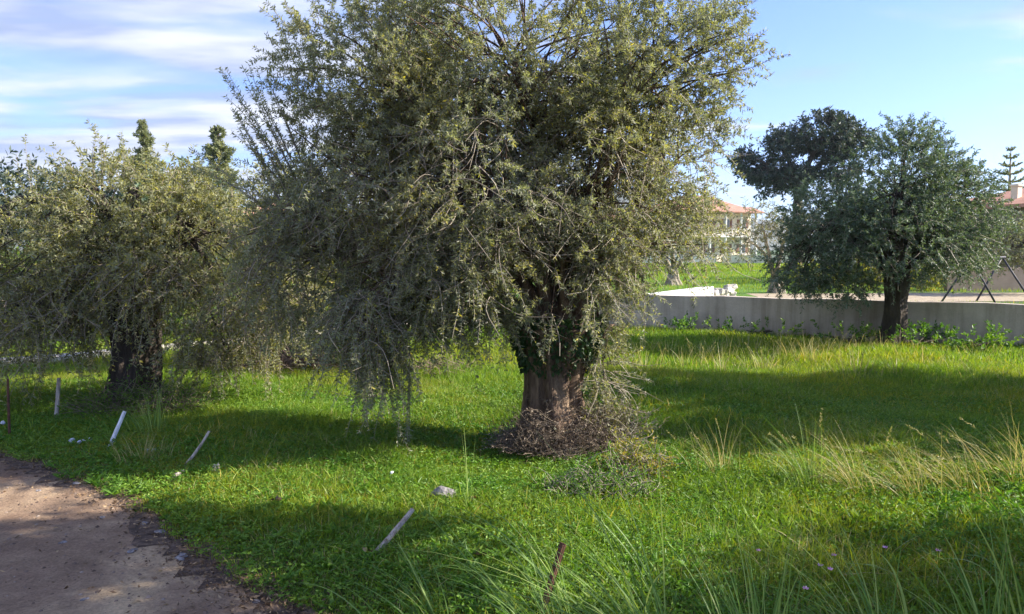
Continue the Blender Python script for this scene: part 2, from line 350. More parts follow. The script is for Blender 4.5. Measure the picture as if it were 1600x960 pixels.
tag(wall_run(pts, [.76+.012*math.sin(i*1.9) for i in range(len(pts))], .18).build('garden_wall', M['wall'], bevel=.012), 'long low grey concrete wall crossing the plot behind the right-hand olive', 'wall')
ww = thing('white_wall', 'low whitewashed wall with a rough stone end, in the far field', 'wall', (0, 0, 0))
wall_run([(2.6, 17.4), (5.75, 22.3)], .63, .25).build('whitewashed_section', M['white'], ww, bevel=.02)
mb = MB(); random.seed(3)
for i in range(46):
    u = random.uniform(0, 1); p = Vector((5.8, 22.4)).lerp(Vector((7.0, 24.2)), u)
    s = random.uniform(.14, .3); z = random.uniform(.05, .56)
    rot = Matrix.Rotation(random.random()*6, 3, 'Z') @ Matrix.Rotation(random.uniform(-.5, .5), 3, 'X')
    mb.box((p.x+random.uniform(-.06, .06), p.y+random.uniform(-.06, .06), z), (s, s*.8, s*.6), rot=rot)
mb.build('stone_end', M['rubble'], ww, bevel=.03)
kp = [gnd(760, 505), gnd(620, 516), gnd(500, 527), gnd(380, 540), gnd(250, 553), gnd(100, 568), gnd(-60, 580), gnd(-300, 590)]
tag(wall_run([(p.x, p.y) for p in kp], .14, .22).build('stone_kerb', M['rubble'], bevel=.02), 'pale low stone kerb running behind the left-hand olives', 'kerb')

# ------------------------------------------------------------------ trees
def gnarled_trunk(h, prof, seed, seg=56, rings=40, lean=(0, 0), lump=.10):
    """prof: list of (z, radius) ; returns MB with closed top"""
    rr = random.Random(seed); ph = [rr.uniform(0, 6.3) for _ in range(6)]; mb = MB(); vs = []
    zs = [p[0] for p in prof]; rs = [p[1] for p in prof]
    for i in range(rings):
        z = -.08+(h+.08)*i/(rings-1); r = float(np.interp(z, zs, rs))
        cx = lean[0]*z/h+.03*math.sin(z*4+ph[0]); cy = lean[1]*z/h+.03*math.sin(z*3+ph[1])
        for j in range(seg):
            th = 2*math.pi*j/seg
            q = r*(1+lump*math.sin(3*th+ph[2]+z*1.2)+lump*.8*math.sin(5*th+ph[3]-z*2.1)+lump*.5*math.sin(9*th+ph[4]+z*3)+lump*.35*math.sin(14*th+z*6+ph[5])+rr.uniform(-.03, .03))
            vs.append((cx+q*math.cos(th), cy+q*math.sin(th), z))
    fs = [(i*seg+j, i*seg+(j+1) % seg, (i+1)*seg+(j+1) % seg, (i+1)*seg+j) for i in range(rings-1) for j in range(seg)]
    vs.append((lean[0], lean[1], h+.05)); c = len(vs)-1
    fs += [((rings-1)*seg+j, (rings-1)*seg+(j+1) % seg, c) for j in range(seg)]
    mb.add(vs, fs); return mb
def bez(a, b, c, k):
    t = np.linspace(0, 1, k)[:, None]; return (1-t)**2*a+2*t*(1-t)*b+t*t*c
def crown_data(lobes, leafL, leafW, spacing, shoot=(.25, .55), thresh=-.25, nscale=2.6, seed=0, clump=True):
    """lobes: (centre, (rx,ry,rz), n_shoots, droop, up). returns shoots P (n,k,3), radii, leaves"""
    starts = []; dirs = []; dro = []; lid = []
    for i, (c, r, n, droop, up) in enumerate(lobes):
        u = nrm(RNG.normal(size=(int(n*1.6), 3))); rad = .35+.65*RNG.random(len(u))**.6
        p = u*rad[:, None]*np.array(r)+np.array(c)
        if clump: p = p[vnoise(p, nscale, seed) > thresh+.25*RNG.normal(size=len(p))]
        p = p[:n]; u2 = nrm((p-np.array(c))/np.array(r))
        d = nrm(u2*.7+RNG.normal(size=p.shape)*.6+np.array([0, 0, up]))
        starts.append(p); dirs.append(d); dro.append(np.full(len(p), droop)); lid.append(np.full(len(p), i))
    p = np.concatenate(starts); d = np.concatenate(dirs); g = np.concatenate(dro)*RNG.uniform(.1, .95, len(p)); lid = np.concatenate(lid)
    n = len(p); L = RNG.uniform(shoot[0], shoot[1], n); k = 6; t = np.linspace(0, 1, k)
    P = p[:, None]+d[:, None]*(L[:, None]*t)[..., None]; P[..., 2] -= (g*L)[:, None]*t**2
    P[..., :2] += (.05*L)[:, None, None]*np.sin(t*5+RNG.random(n)[:, None]*6)[..., None]
    return p, P, lid, L
def add_leaves(P, L, spacing, leafL, leafW, name, tmin=.08, spread=.75):
    n, k, _ = P.shape; m = np.maximum((L/spacing).astype(int), 3)
    sid = np.repeat(np.arange(n), m); N_ = len(sid)
    t = tmin+(1-tmin)*RNG.random(N_); f = t*(k-1); i0 = np.minimum(f.astype(int), k-2); fr = (f-i0)[:, None]
    A = P[sid, i0]; B = P[sid, i0+1]; pos = A+(B-A)*fr; T = nrm(B-A)
    perp = nrm(np.cross(T, RNG.normal(size=T.shape)))
    D = T*.75+perp*spread+np.array([0, 0, -.08])
    return leaves_mesh(name, pos, D, leafL*RNG.uniform(.5, 1.35, N_), leafW*RNG.uniform(.7, 1.25, N_))
def make_tree(name, label, cat, base, trunk_h, prof, lobes, leafmat_, bark, leafL, leafW, spacing, seed, group=None,
              shoot=(.25, .55), limb_r=.09, twig_r=.0028, lean=(0, 0), thresh=-.25, nscale=2.6, branch_every=14, spread=1.15, lump=.1, wisp=None, bare=0, wspec=None):
    """lobes in world coordinates; everything is stored relative to the base"""
    base = Vector(base); T = thing(name, label, cat, base, group); b = np.array(base)
    lb = [(np.array(c)-b, r, n, dr, up) for c, r, n, dr, up in lobes]
    mb = gnarled_trunk(trunk_h, prof, seed, lean=lean, lump=lump); top = np.array([lean[0], lean[1], trunk_h-.12])
    rr = random.Random(seed); k = 9; ends = []
    for c, r, n, dr, up in lb:
        if max(r) < .3 and n < 60: ends.append(None)
        s = top+np.array([rr.uniform(-.5, .5)*prof[-1][1], rr.uniform(-.5, .5)*prof[-1][1], 0])
        mid = (s+c)/2+np.array([rr.uniform(-.15, .15), rr.uniform(-.15, .15), .25*np.linalg.norm(c-s)])
        if c[2] < trunk_h*1.5 and limb_r < .1: mid[2] = c[2]+1.9
        pl = bez(s, mid, c, k)
        pl[1:-1] += np.array([[rr.uniform(-.03, .03) for _ in range(3)] for _ in range(k-2)])
        ends.append(pl)
    ends = [e for e in ends if e is not None]
    for (c, r, n, dr, up), pl in zip(lb, ends):
        lr = limb_r*min(1.2, max(.35, max(r)))
        mb.tube([tuple(q) for q in pl], [lr*(1-.72*i/(k-1)) for i in range(k)], 8, .1)
    mb.build('trunk', bark, T, smooth=True)
    p, P, lid, L = crown_data(lb, leafL, leafW, spacing, shoot, thresh, nscale, seed)
    # branches feeding the shoots
    sel = np.arange(0, len(p), branch_every); BP = []; 
    for i in sel:
        pl = ends[lid[i]]; s = pl[rr.randint(4, k-1)]; e = p[i]; mid = (s+e)/2+np.array([rr.uniform(-.1, .1), rr.uniform(-.1, .1), rr.uniform(0, .25)])*np.linalg.norm(e-s)
        BP.append(bez(s, mid, e, 7))
    BP = np.array(BP); br = np.linspace(.011, .004, 7)[None].repeat(len(BP), 0)*(limb_r/.09)
    link('branches', tubes('branches', BP, br, 4), bark, T)
    tw = np.linspace(1.2, .45, P.shape[1])[None].repeat(len(P), 0)*twig_r
    k6 = P.shape[1]
    if wisp:
        WP = np.array([bez(np.array(a_)-b, np.array(b_)-b, np.array(c_)-b, k6) for a_, b_, c_ in wisp]); WL = np.linalg.norm(WP[:, -1]-WP[:, 0], axis=1)
    P0, L0 = P, L
    if bare:
        low = np.flatnonzero(P[:, 0, 2] < np.percentile(P[:, 0, 2], 60)); sb = RNG.choice(low, bare)
        bd = nrm(RNG.normal(size=(bare, 3))*np.array([.8, .8, .35])+np.array([0, -.3, -.55])); bl_ = RNG.uniform(.2, .55, bare); t6 = np.linspace(0, 1, k6)
        cv = nrm(RNG.normal(size=(bare, 3)))
        B_ = P[sb, 0][:, None]+bd[:, None]*(bl_[:, None]*t6)[..., None]+cv[:, None]*(.12*bl_[:, None]*np.sin(t6*4))[..., None]
        P = np.concatenate([P, B_]); tw = np.concatenate([tw, np.linspace(1.5, .6, k6)[None].repeat(bare, 0)*twig_r])
    if wisp:
        P = np.concatenate([P, WP]); tw = np.concatenate([tw, np.linspace(2.0, .6, k6)[None].repeat(len(WP), 0)*twig_r])
        P0 = np.concatenate([P0, WP]); L0 = np.concatenate([L0, WL*.55])
    link('twigs', tubes('twigs', P, tw, 3), M['twig'], T)
    link('crown', add_leaves(P0, L0, spacing, leafL, leafW, 'crown', spread=spread), leafmat_, T)
    return T
def lobe(px, py, Y, r, n, droop=.3, up=.1):
    r = (r, r, r) if isinstance(r, (int, float)) else r
    return (tuple(at(px, py, Y)), r, n, droop, up)
def dup(root, loc, rz, sc, label, group=None):
    r = root.copy(); COL.objects.link(r); r.location = loc; r.rotation_euler = (0, 0, rz); r.scale = (sc, sc, sc); r['label'] = label
    if group: r['group'] = group
    for ch in root.children:
        c = ch.copy(); COL.objects.link(c); c.parent = r
    return r

OG = 'old olive trees on the plot'
# main olive
bx = at(868, 690, 6.85); base = (bx.x, 6.85, 0)
main_lobes = [
    lobe(800, 90, 6.9, (1.25, 1.2, .85), 1350, .25, .25), lobe(590, 120, 6.8, (.82, .9, .80), 780, .25, .25), lobe(1020, 110, 6.8, (.78, .9, .75), 620, .3, .25), lobe(830, 230, 7.2, (1.0, .8, .7), 700, .4, .1), lobe(640, 240, 7.1, (.8, .8, .7), 350, .4, .1),
    lobe(560, 290, 6.7, (.80, .9, .75), 760, .6, 0), lobe(750, 290, 6.4, (.85, .9, .8), 950, .6, 0), lobe(920, 280, 6.6, (.75, .9, .75), 620, .7, 0),
    lobe(1060, 250, 6.9, (.36, .7, .65), 210, .5, 0), lobe(1050, 370, 7.1, (.50, .5, .34), 95, .8, 0),
    lobe(460, 400, 6.9, (.42, .7, .60), 330, .8, 0), lobe(590, 420, 6.5, (.5, .6, .50), 400, 1.0, -.1), lobe(580, 500, 6.3, (.36, .45, .38), 230, 1.1, -.4),
    lobe(740, 415, 6.4, (.62, .7, .50), 600, 1.0, -.1), lobe(880, 395, 6.45, (.55, .6, .40), 380, .9, -.1), lobe(945, 440, 6.7, (.30, .5, .36), 150, .9, -.1),
    lobe(850, 462, 6.3, (.40, .35, .22), 210, .4, 0), lobe(935, 470, 6.45, (.25, .35, .26), 110, .5, 0), lobe(700, 480, 6.5, (.4, .4, .2), 130, .6, 0),
    lobe(945, 560, 6.8, (.13, .2, .32), 60, .3, .4), lobe(1100, 90, 6.9, (.30, .5, .45), 110, .2, .3),
    lobe(610, 575, 6.2, (.15, .25, .25), 36, 1.1, -.6),
]
sp = []
for (ax, ay, cx, cy) in [(460, 330, 352, 108), (470, 300, 388, 100), (450, 300, 372, 200), (470, 250, 415, 120), (440, 350, 300, 235), (430, 330, 330, 262), (460, 260, 400, 150), (430, 300, 360, 170), (450, 280, 352, 150), (440, 320, 385, 215),
                         (1090, 120, 1166, 60), (1090, 160, 1172, 110), (1080, 200, 1150, 165), (1080, 90, 1140, 20), (1060, 60, 1085, -20), (480, 60, 445, 10), (1090, 250, 1150, 225), (1080, 300, 1135, 330),
                         (640, 560, 640, 700), (560, 560, 560, 640), (615, 540, 600, 650), (790, 480, 790, 580), (1040, 400, 1100, 460), (1000, 420, 1005, 500)]:
    a = at(ax, ay, 6.6); c = at(cx, cy, 6.5 if ay > 400 else 6.8); m_ = (a+c)/2+Vector((random.uniform(-.1, .1), 0, .08)); sp.append((tuple(a), tuple(m_), tuple(c)))
    for q in range(2):
        c2 = c+Vector((random.uniform(-.12, .12), random.uniform(-.2, .2), random.uniform(-.25, .05))); sp.append((tuple(a), tuple(m_+Vector((0, random.uniform(-.2, .2), 0))), tuple(c2)))
main = make_tree('olive_tree', 'large nearest olive in the middle with a drooping crown and flared, ivy-covered trunk', 'tree', base, 1.02,
    [(0, .38), (.15, .29), (.45, .24), (.65, .25), (.85, .33), (1.02, .40)], main_lobes, M['olive'], M['bark'], .038, .0108, .0050, 11, OG, lump=.15, shoot=(.14, .38), wisp=sp, bare=2600, spread=1.6)
# ivy on the upper trunk of the main olive
n = 2600; th = RNG.random(n)*2*np.pi; z = .60+.52*RNG.random(n)**.8; keep = (vnoise(np.stack([np.cos(th), np.sin(th), z*2], -1), 2.2, 4) > .15-(z-.6)*2.2); th = th[keep]; z = z[keep]; n = len(z)
r_ = np.interp(z, [.4, .7, .9, 1.05], [.25, .27, .36, .38])+RNG.random(n)*.05
P_ = np.stack([r_*np.cos(th), r_*np.sin(th), z], -1); D_ = np.stack([np.cos(th)*.5, np.sin(th)*.5, -.8+0*th], -1)+RNG.normal(size=(n, 3))*.4
link('ivy', leaves_mesh('ivy', P_, D_, RNG.uniform(.03, .055, n), RNG.uniform(.025, .045, n)), M['ivy'], main)

# left olive
bl = gnd(203, 628); base = (bl.x, bl.y, 0); YL = bl.y
sp = []
for (ax, ay, cx, cy) in [(60, 360, 35, 210), (70, 350, 60, 255), (150, 300, 140, 195), (160, 290, 165, 190), (180, 300, 178, 215), (20, 370, -5, 265), (270, 290, 280, 230), (110, 340, 95, 255), (200, 300, 205, 225)]:
    for q in range(3):
        a = at(ax, ay, YL); c = at(cx+random.uniform(-14, 14), cy+random.uniform(0, 40), YL+random.uniform(-.3, .3)); sp.append((tuple(a), tuple((a+c)/2+Vector((random.uniform(-.1, .1), 0, 0))), tuple(c)))
left = make_tree('olive_tree', 'olive at the left edge with a dark leaning trunk and yellowish drooping crown', 'tree', base, 1.15,
    [(0, .34), (.2, .26), (.6, .24), (.9, .27), (1.15, .33)],
    [lobe(210, 355, YL, (.95, .9, .62), 430, .3, .2), lobe(90, 400, YL, (.85, .9, .62), 330, .5, .1), lobe(320, 365, YL, (.75, .9, .6), 310, .5, .1),
     lobe(30, 480, YL-.2, (.75, .8, .5), 260, .9, -.1), lobe(95, 500, YL-.5, (.45, .5, .42), 150, 1.0, -.2), lobe(345, 470, YL-.2, (.75, .8, .5), 300, .9, -.1), lobe(210, 415, YL-.3, (.8, .8, .42), 250, .9, 0),
     lobe(430, 470, YL+.2, (.45, .6, .5), 160, .9, -.1), lobe(160, 290, YL, (.3, .4, .3), 70, .1, .5), lobe(-90, 430, YL, (.7, .9, .6), 230, .7, 0), lobe(300, 310, YL, (.35, .4, .3), 80, .2, .3), lobe(350, 540, YL-.2, (.4, .4, .25), 70, 1, -.2)],
    M['olive_yellow'], M['barkdark'], .047, .0135, .0070, 23, OG, lean=(.05, 0), shoot=(.2, .5), wisp=sp, bare=1300, spread=1.5)

# right olive, before the wall
YR = 13.5; br_ = at(1392, 500, YR); base = (br_.x, YR, 0)
sp = []
for (ax, ay, cx, cy) in [(1420, 240, 1418, 182), (1440, 240, 1455, 195), (1500, 320, 1520, 238), (1520, 330, 1538, 262), (1400, 240, 1380, 200), (1510, 330, 1555, 290), (1470, 260, 1485, 210), (1300, 300, 1260, 262)]:
    for q in range(3):
        a = at(ax, ay, YR); c = at(cx+random.uniform(-9, 9), cy+random.uniform(0, 22), YR+random.uniform(-.3, .3)); sp.append((tuple(a), tuple((a+c)/2), tuple(c)))
right = make_tree('olive_tree', 'round bluish-green olive on the right standing in front of the grey wall', 'tree', base, 1.25,
    [(0, .27), (.3, .20), (.8, .17), (1.25, .22)],
    [lobe(1410, 285, YR, (.90, 1.1, .78), 575, .2, .3), lobe(1305, 350, YR, (.90, 1, .66), 525, .2, .15), lobe(1475, 325, YR, (.80, 1, .72), 525, .2, .15),
     lobe(1390, 375, YR-.4, (1.25, 1, .66), 700, .3, .05), lobe(1255, 410, YR, (.5, .7, .5), 237, .4, 0), lobe(1310, 440, YR, (.55, .7, .3), 130, .5, -.1), lobe(1490, 390, YR, (.55, .8, .42), 262, .4, .05),
     lobe(1535, 360, YR, (.4, .5, .5), 110, .5, .1), lobe(1420, 215, YR, (.45, .5, .3), 90, .1, .5), lobe(1530, 290, YR, (.22, .3, .25), 26, 0, .5)],
    M['olive_dark'], M['barkdark'], .056, .019, .0085, 31, OG, lean=(.1, 0), shoot=(.2, .42), twig_r=.004, wisp=sp, bare=200)

# olive hidden behind the main tree, its trunk dark between the hanging branches
YB = 11.0; base = (at(560, 500, YB).x, YB, 0)
make_tree('olive_tree', 'shaded olive behind the hanging branches between the left and middle trunks', 'tree', base, 1.2,
    [(0, .3), (.3, .22), (.8, .20), (1.2, .26)],
    [lobe(560, 330, YB, (1.2, 1.1, .8), 420, .5, .1), lobe(480, 400, YB, (.8, .9, .6), 260, .8, 0), lobe(640, 400, YB, (.8, .9, .6), 240, .8, 0), lobe(430, 330, YB, (.6, .7, .55), 150, .5, .1)],
    M['olive'], M['barkdark'], .08, .021, .018, 41, OG, shoot=(.3, .6), twig_r=.0035)

# olives outside the frame on the right; their shade falls across the grass
dup(main, (9.5, 8.8, 0), 2.0, 1.28, 'olive out of view on the right beside the wall, throwing a broad shadow', OG)
dup(main, (7.4, 2.55, 0), 4.1, 1.05, 'olive out of view on the right near the road, shading the front grass', OG)

YS = 29.0; b_ = gnd(1212, 458)
T = make_tree('small_olive_tree', 'thin forked brownish young olive in the far field beside the round olive', 'tree', (b_.x, b_.y, 0), .55, [(0, .36), (.3, .26), (.55, .2)],
    [lobe(1190, 350, 28.5, (.9, .9, .7), 80, .5, .1), lobe(1165, 378, 28.5, (.55, .8, .5), 50, .7, 0), lobe(1235, 350, 28.5, (.9, .9, .8), 90, .4, .1)],
    M['olive_brown'], M['barkpale'], .15, .04, .05, 51, shoot=(.35, .8), limb_r=.11, twig_r=.008, branch_every=8)
b_ = gnd(1052, 446)
T = make_tree('small_olive_tree', 'brownish olive at the left end of the white wall, low forked trunk', 'tree', (b_.x, b_.y, 0), .7, [(0, .42), (.3, .28), (.7, .2)],
    [lobe(1050, 375, 36, (1.3, 1.3, .8), 100, .5, .1), lobe(1010, 360, 36, (1.2, 1.2, .9), 120, .5, .1), lobe(1095, 395, 36, (.7, 1, .4), 35, .6, 0)],
    M['olive_brown'], M['barkpale'], .17, .045, .055, 53, shoot=(.4, .9), limb_r=.12, twig_r=.008, branch_every=8)
# tall dark evergreen
YD = 60
evergreen = make_tree('evergreen_tree', 'tall dark evergreen with clumped crown rising above the round olive', 'tree', (at(1245, 400, YD).x, YD, 0), 6.2, [(0, .55), (2, .42), (6.2, .3)],
    [lobe(1288, 210, YD, (2.2, 2.2, 1.5), 620, .2, .2), lobe(1338, 222, YD, (.9, 1.2, .9), 140, .2, .2), lobe(1218, 228, YD, (.9, 1.2, 1.1), 190, .2, .2), lobe(1185, 262, YD, (1.3, 1.2, .9), 220, .3, .1),
     lobe(1160, 246, YD, (.5, .8, .5), 40, .2, .1), lobe(1240, 278, YD, (1.5, 1.6, .9), 240, .3, .1), lobe(1310, 262, YD, (1.8, 1.6, 1.3), 210, .3, .1), lobe(1195, 290, YD, (.8, .9, .6), 60, .3, 0)],
    M['darktree'], M['barkdark'], .30, .13, .05, 61, shoot=(.5, 1.0), limb_r=.22, twig_r=.015, thresh=-.1, nscale=1.2, branch_every=6)
dup(evergreen, (3.3, 3.05, 0), 1.0, .42, 'unseen evergreen copy on the right, added to dapple the road with shade')  # shrunken, unseen copy of the evergreen, added only to throw shade on the road
# leafy trees behind the round olive (they shade the far field) and beside the swing frame
make_tree('citrus_tree', 'dense green tree standing behind the round olive in the far field', 'tree', (18.5, 39, 0), 1.6, [(0, .25), (1.6, .18)],
    [((18.5, 39, 3.2), (2.3, 2.3, 1.7), 420, .3, .1), ((19.6, 44, 3.4), (2.3, 2.3, 1.7), 380, .3, .1)], M['bush'], M['barkdark'], .16, .07, .05, 63, shoot=(.4, .8), twig_r=.008, limb_r=.1)
make_tree('citrus_tree', 'dark green spreading tree above the swing frame at the right edge', 'tree', (at(1650, 420, 29).x, 29, 0), 1.5, [(0, .2), (1.5, .15)],
    [lobe(1590, 380, 29, (1.2, 1.2, .6), 230, .4, .1), lobe(1550, 392, 29, (.9, .9, .45), 130, .4, .1), lobe(1645, 370, 29, (1.4, 1.2, .9), 230, .4, .1)], M['conifer'], M['barkdark'], .13, .06, .04, 64, shoot=(.35, .7), twig_r=.007, limb_r=.1)

# conifers and araucaria
def pointed_conifer(label, px, ytop, Y, wid, seed, bare):
    tp = at(px, ytop, Y); h = tp.z; T = thing('conifer_tree', label, 'tree', (tp.x, Y, 0), 'pointed conifers on the skyline')
    mb = MB(); mb.tube([(0, 0, -.1), (.05, 0, h*.5), (0, 0, h*.97)], [.22, .15, .03], 8, .05); mb.build('trunk', M['barkdark'], T, smooth=True)
    n = 620; u = RNG.random(n)**.8; zt = h*(.18+.80*u); prof = wid*(1-u)**.55*(.7+.3*np.sin(u*31+seed))*RNG.uniform(.55, 1.2, n)+.06
    th = RNG.random(n)*2*np.pi
    if bare: k_ = ~((zt > h*.79) & (zt < h*.86) & (np.cos(th) < -.1)); zt, prof, th, n = zt[k_], prof[k_], th[k_], k_.sum()
    a = np.stack([0*th, 0*th, zt], -1); d = np.stack([np.cos(th), np.sin(th), .55+0*th], -1); L = prof
    t = np.linspace(0, 1, 6); P = a[:, None]+nrm(d)[:, None]*(L[:, None]*t)[..., None]
    link('branches', tubes('branches', P, np.linspace(.02, .006, 6)[None].repeat(n, 0), 3), M['barkdark'], T)
    link('crown', add_leaves(P, L, .028, .17, .07, 'crown', tmin=.4), M['conifer'], T)
pointed_conifer('pointed conifer on the left skyline, the taller one with a bare notch', 222, 184, 42, 1.5, 1, True)
pointed_conifer('shorter pointed conifer on the skyline, between the left and middle olives', 340, 196, 42, 1.9, 3, False)
YA = 52; ta = at(1580, 228, YA); T = thing('norfolk_pine', 'tiered star-shaped pine rising behind the tiled roof at the right edge', 'tree', (ta.x, YA, 0)); h = ta.z
mb = MB(); mb.tube([(0, 0, -.1), (.02, 0, h*.6), (0, 0, h)], [.2, .12, .02], 8, .03); mb.build('trunk', M['barkpale'], T, smooth=True)
PL = []; 
for i, z in enumerate(np.linspace(h-.15, 2.6, 12)):
    L = .22+(h-z)*.34*(1 if i < 6 else .8)
    for j in range(7):
        a = 2*math.pi*(j+.5*(i % 2))/7+random.uniform(-.15, .15); l = min(L, 2.0)*random.uniform(.85, 1.1)
        PL.append(bez(np.array([0, 0, z-.1]), np.array([math.cos(a)*l*.6, math.sin(a)*l*.6, z-.18]), np.array([math.cos(a)*l, math.sin(a)*l, z+.22*l*.7]), 8))
PL = np.array(PL); link('branches', tubes('branches', PL, np.linspace(.04, .02, 8)[None].repeat(len(PL), 0), 4), M['conifer'], T)
LL = np.linalg.norm(PL[:, -1]-PL[:, 0], axis=1)
link('crown', add_leaves(PL, LL, .012, .13, .06, 'crown', tmin=.12, spread=.9), M['conifer'], T)

# background bushes on the left and along the far field edge
def bush(label, px, Y, w, h, m, seed, n=260, group='bushes behind the olives', ls=.11):
    x = at(px, 400, Y).x; T = thing('bush', label, 'bush', (x, Y, 0), group)
    lb = [((0, 0, h*.5), (w/2, w*.4, h*.5), n, .2, .3)]
    mb = MB()
    for q in range(5): mb.tube([(0, 0, -.05), (random.uniform(-.2, .2)*w, random.uniform(-.15, .15)*w, h*.3), (random.uniform(-.35, .35)*w, random.uniform(-.2, .2)*w, h*.7)], [.03, .02, .008], 6)
    mb.build('stems', M['barkdark'], T)
    p, P, lid, L = crown_data(lb, 0, 0, 0, (.25, .25+.25*h), -.35, 1.7, seed); P[..., 2] = np.maximum(P[..., 2], .03)
    link('foliage', add_leaves(P, L, .02*ls/.09, ls, ls*.42, 'foliage'), m, T)
for i, (px, Y, w, h, m, lab) in enumerate([
    (-60, 14.2, 3.0, 1.5, 'bush', 'yellow-green bush at the left edge behind the kerb'),
    (60, 14.5, 2.6, 1.6, 'bush', 'sunlit green bush behind the kerb, left of the left olive trunk'),
    (150, 15.5, 2.4, 1.9, 'yellowleaf', 'yellow leafy bush seen just left of the left olive trunk'),
    (270, 15.0, 2.4, 1.4, 'bush', 'light green bush behind the kerb, right of the left olive trunk'),
    (370, 16.5, 2.6, 1.7, 'bush', 'green bush behind the dry brush pile'),
    (470, 17.5, 2.6, 1.8, 'yellowleaf', 'yellowish bush behind the shaded olive, beyond the kerb'),
    (585, 19.5, 3.2, 1.9, 'bush', 'wide green bush beyond the kerb behind the hanging branches'),
    (700, 20.5, 3.2, 1.7, 'bush', 'green bush beyond the kerb, left of the middle trunk'),
    (800, 23, 3.4, 1.8, 'bush', 'bush directly behind the middle olive trunk in the distance')]):
    bush(lab, px, Y, w, h, M[m], 70+i)
for i, (px, Y, w, h, m, lab) in enumerate([
    (-20, 30, 6, 5.0, 'darktree', 'big dark tree mass behind the left edge bushes'), (130, 33, 6, 5.2, 'darktree', 'dark tree below the taller pointed conifer'),
    (290, 32, 6, 4.6, 'olive_dark', 'grey-green tree below the shorter pointed conifer'), (660, 45, 8, 6, 'darktree', 'dark tree far behind the middle of the main olive crown'),
    (850, 60, 10, 5.5, 'olive_dark', 'grey-green tree far behind the main olive crown, right of its centre')]):
    bush(lab, px, Y, w, h, M[m], 90+i, n=420, group='trees far behind the olives', ls=.24)
for i, (px, Y, w, h, lab) in enumerate([(1360, 31.5, 2.2, 1.1, 'sunlit yellow-green bush seen just left of the round olive trunk'), (1440, 32, 1.8, 1.0, 'yellow-green bush seen just right of the round olive trunk'),
        (1280, 33, 2.0, 1.0, 'low yellow-green bush at the far end of the sandy path')]):
    bush(lab, px, Y, w, h, M['yellowleaf'], 110+i, n=160, group='yellow bushes by the sandy path', ls=.13)

# ------------------------------------------------------------------ houses
def window(mb_parent, c, w, h, T, nrmv=(0, -1)):
    pass
def house(label, px, Y, w, d, wall_h, roof_h, rz, wallmat, storeys=2, balcony=True, chimney=False, group='houses in the distance'):
    x = at(px, 400, Y).x; T = thing('house', label, 'house', (x, Y, 0), group, rz)
    mb = MB(); mb.box((0, 0, wall_h/2-.1), (w, d, wall_h+.2)); mb.build('wall', wallmat, T)
    o = .6; mb = MB(); ridge = (w-d)/2 if w > d else .3
    e = [(-w/2-o, -d/2-o), (w/2+o, -d/2-o), (w/2+o, d/2+o), (-w/2-o, d/2+o)]; z0 = wall_h; z1 = wall_h+.18; zr = wall_h+roof_h
    mb.add([(a, b, z0) for a, b in e]+[(a, b, z1) for a, b in e]+[(-ridge, 0, zr), (ridge, 0, zr)],
           [(3, 2, 1, 0), (0, 1, 5, 4), (1, 2, 6, 5), (2, 3, 7, 6), (3, 0, 4, 7), (4, 5, 9, 8), (5, 6, 9), (6, 7, 8, 9), (7, 4, 8)])
    roof = mb.build('roof', M['tile'], T)
    if chimney:
        mb = MB(); mb.box((chimney[0], chimney[1], wall_h+roof_h*.7-.25), (.34, .34, 1.0)); mb.box((chimney[0], chimney[1], wall_h+roof_h*.7+.25), (.44, .44, .09))
        mb.build('chimney', M['cream'], roof)
    sh = wall_h/storeys
    for s in range(storeys):
        for side in (0, 1):
            L = w if side == 0 else d; k = max(2, int(L/3.2))
            for i in range(k):
                u = -L/2+L*(i+.5)/k; zc = s*sh+sh*.52; ww_, hh = 1.1, 1.25
                fr = MB(); gl = MB(); st = [MB(), MB()]
                if side == 0:
                    fr.box((u, -d/2-.02, zc), (ww_+.16, .06, hh+.16)); gl.box((u, -d/2-.055, zc), (ww_, .02, hh))
                    for q in (-1, 1): st[q > 0].box((u+q*(ww_/2+.32), -d/2-.04, zc), (.5, .05, hh))
                else:
                    fr.box((w/2+.02, u, zc), (.06, ww_+.16, hh+.16)); gl.box((w/2+.055, u, zc), (.02, ww_, hh))
                    for q in (-1, 1): st[q > 0].box((w/2+.04, u+q*(ww_/2+.32), zc), (.05, .5, hh))
                f = fr.build('window', M['white'], T); gl.build('pane', M['glass'], f); [q.build('shutter', M['shutter'], f) for q in st]
    if balcony:
        z = sh; mb = MB(); mb.box((w*.1, -d/2-1.0, z), (w*.75, 1.9, .22)); mb.build('balcony_slab', M['white'], T)
        mb = MB(); mb.box((w*.1, -d/2-1.88, z+1.0), (w*.75, .12, .1))
        for i in range(36): mb.box((w*.1-w*.37+w*.74*i/35, -d/2-1.88, z+.53), (.07, .07, .84))
        mb.build('railing', M['white'], T)
        for i in range(4):
            mb = MB(); xx = w*.1-w*.34+w*.68*i/3; mb.tube([(xx, -d/2-1.7, -.1), (xx, -d/2-1.7, z-.11)], .18, 10); mb.tube([(xx, -d/2-1.7, z+.11), (xx, -d/2-1.7, wall_h)], .16, 10); mb.build('column', M['white'], T)
        mb = MB(); mb.add([(-w*.32, -d/2-2.3, wall_h-.05), (w*.52, -d/2-2.3, wall_h-.05), (w*.52, -d/2, wall_h+.75), (-w*.32, -d/2, wall_h+.75), (-w*.32, -d/2-2.3, wall_h-.2), (w*.52, -d/2-2.3, wall_h-.2), (w*.52, -d/2, wall_h-.2), (-w*.32, -d/2, wall_h-.2)],
            [(0, 1, 2, 3), (4, 7, 6, 5), (0, 4, 5, 1), (1, 5, 6, 2), (3, 7, 4, 0)]); mb.build('porch_roof', M['tile'], T)
    return T
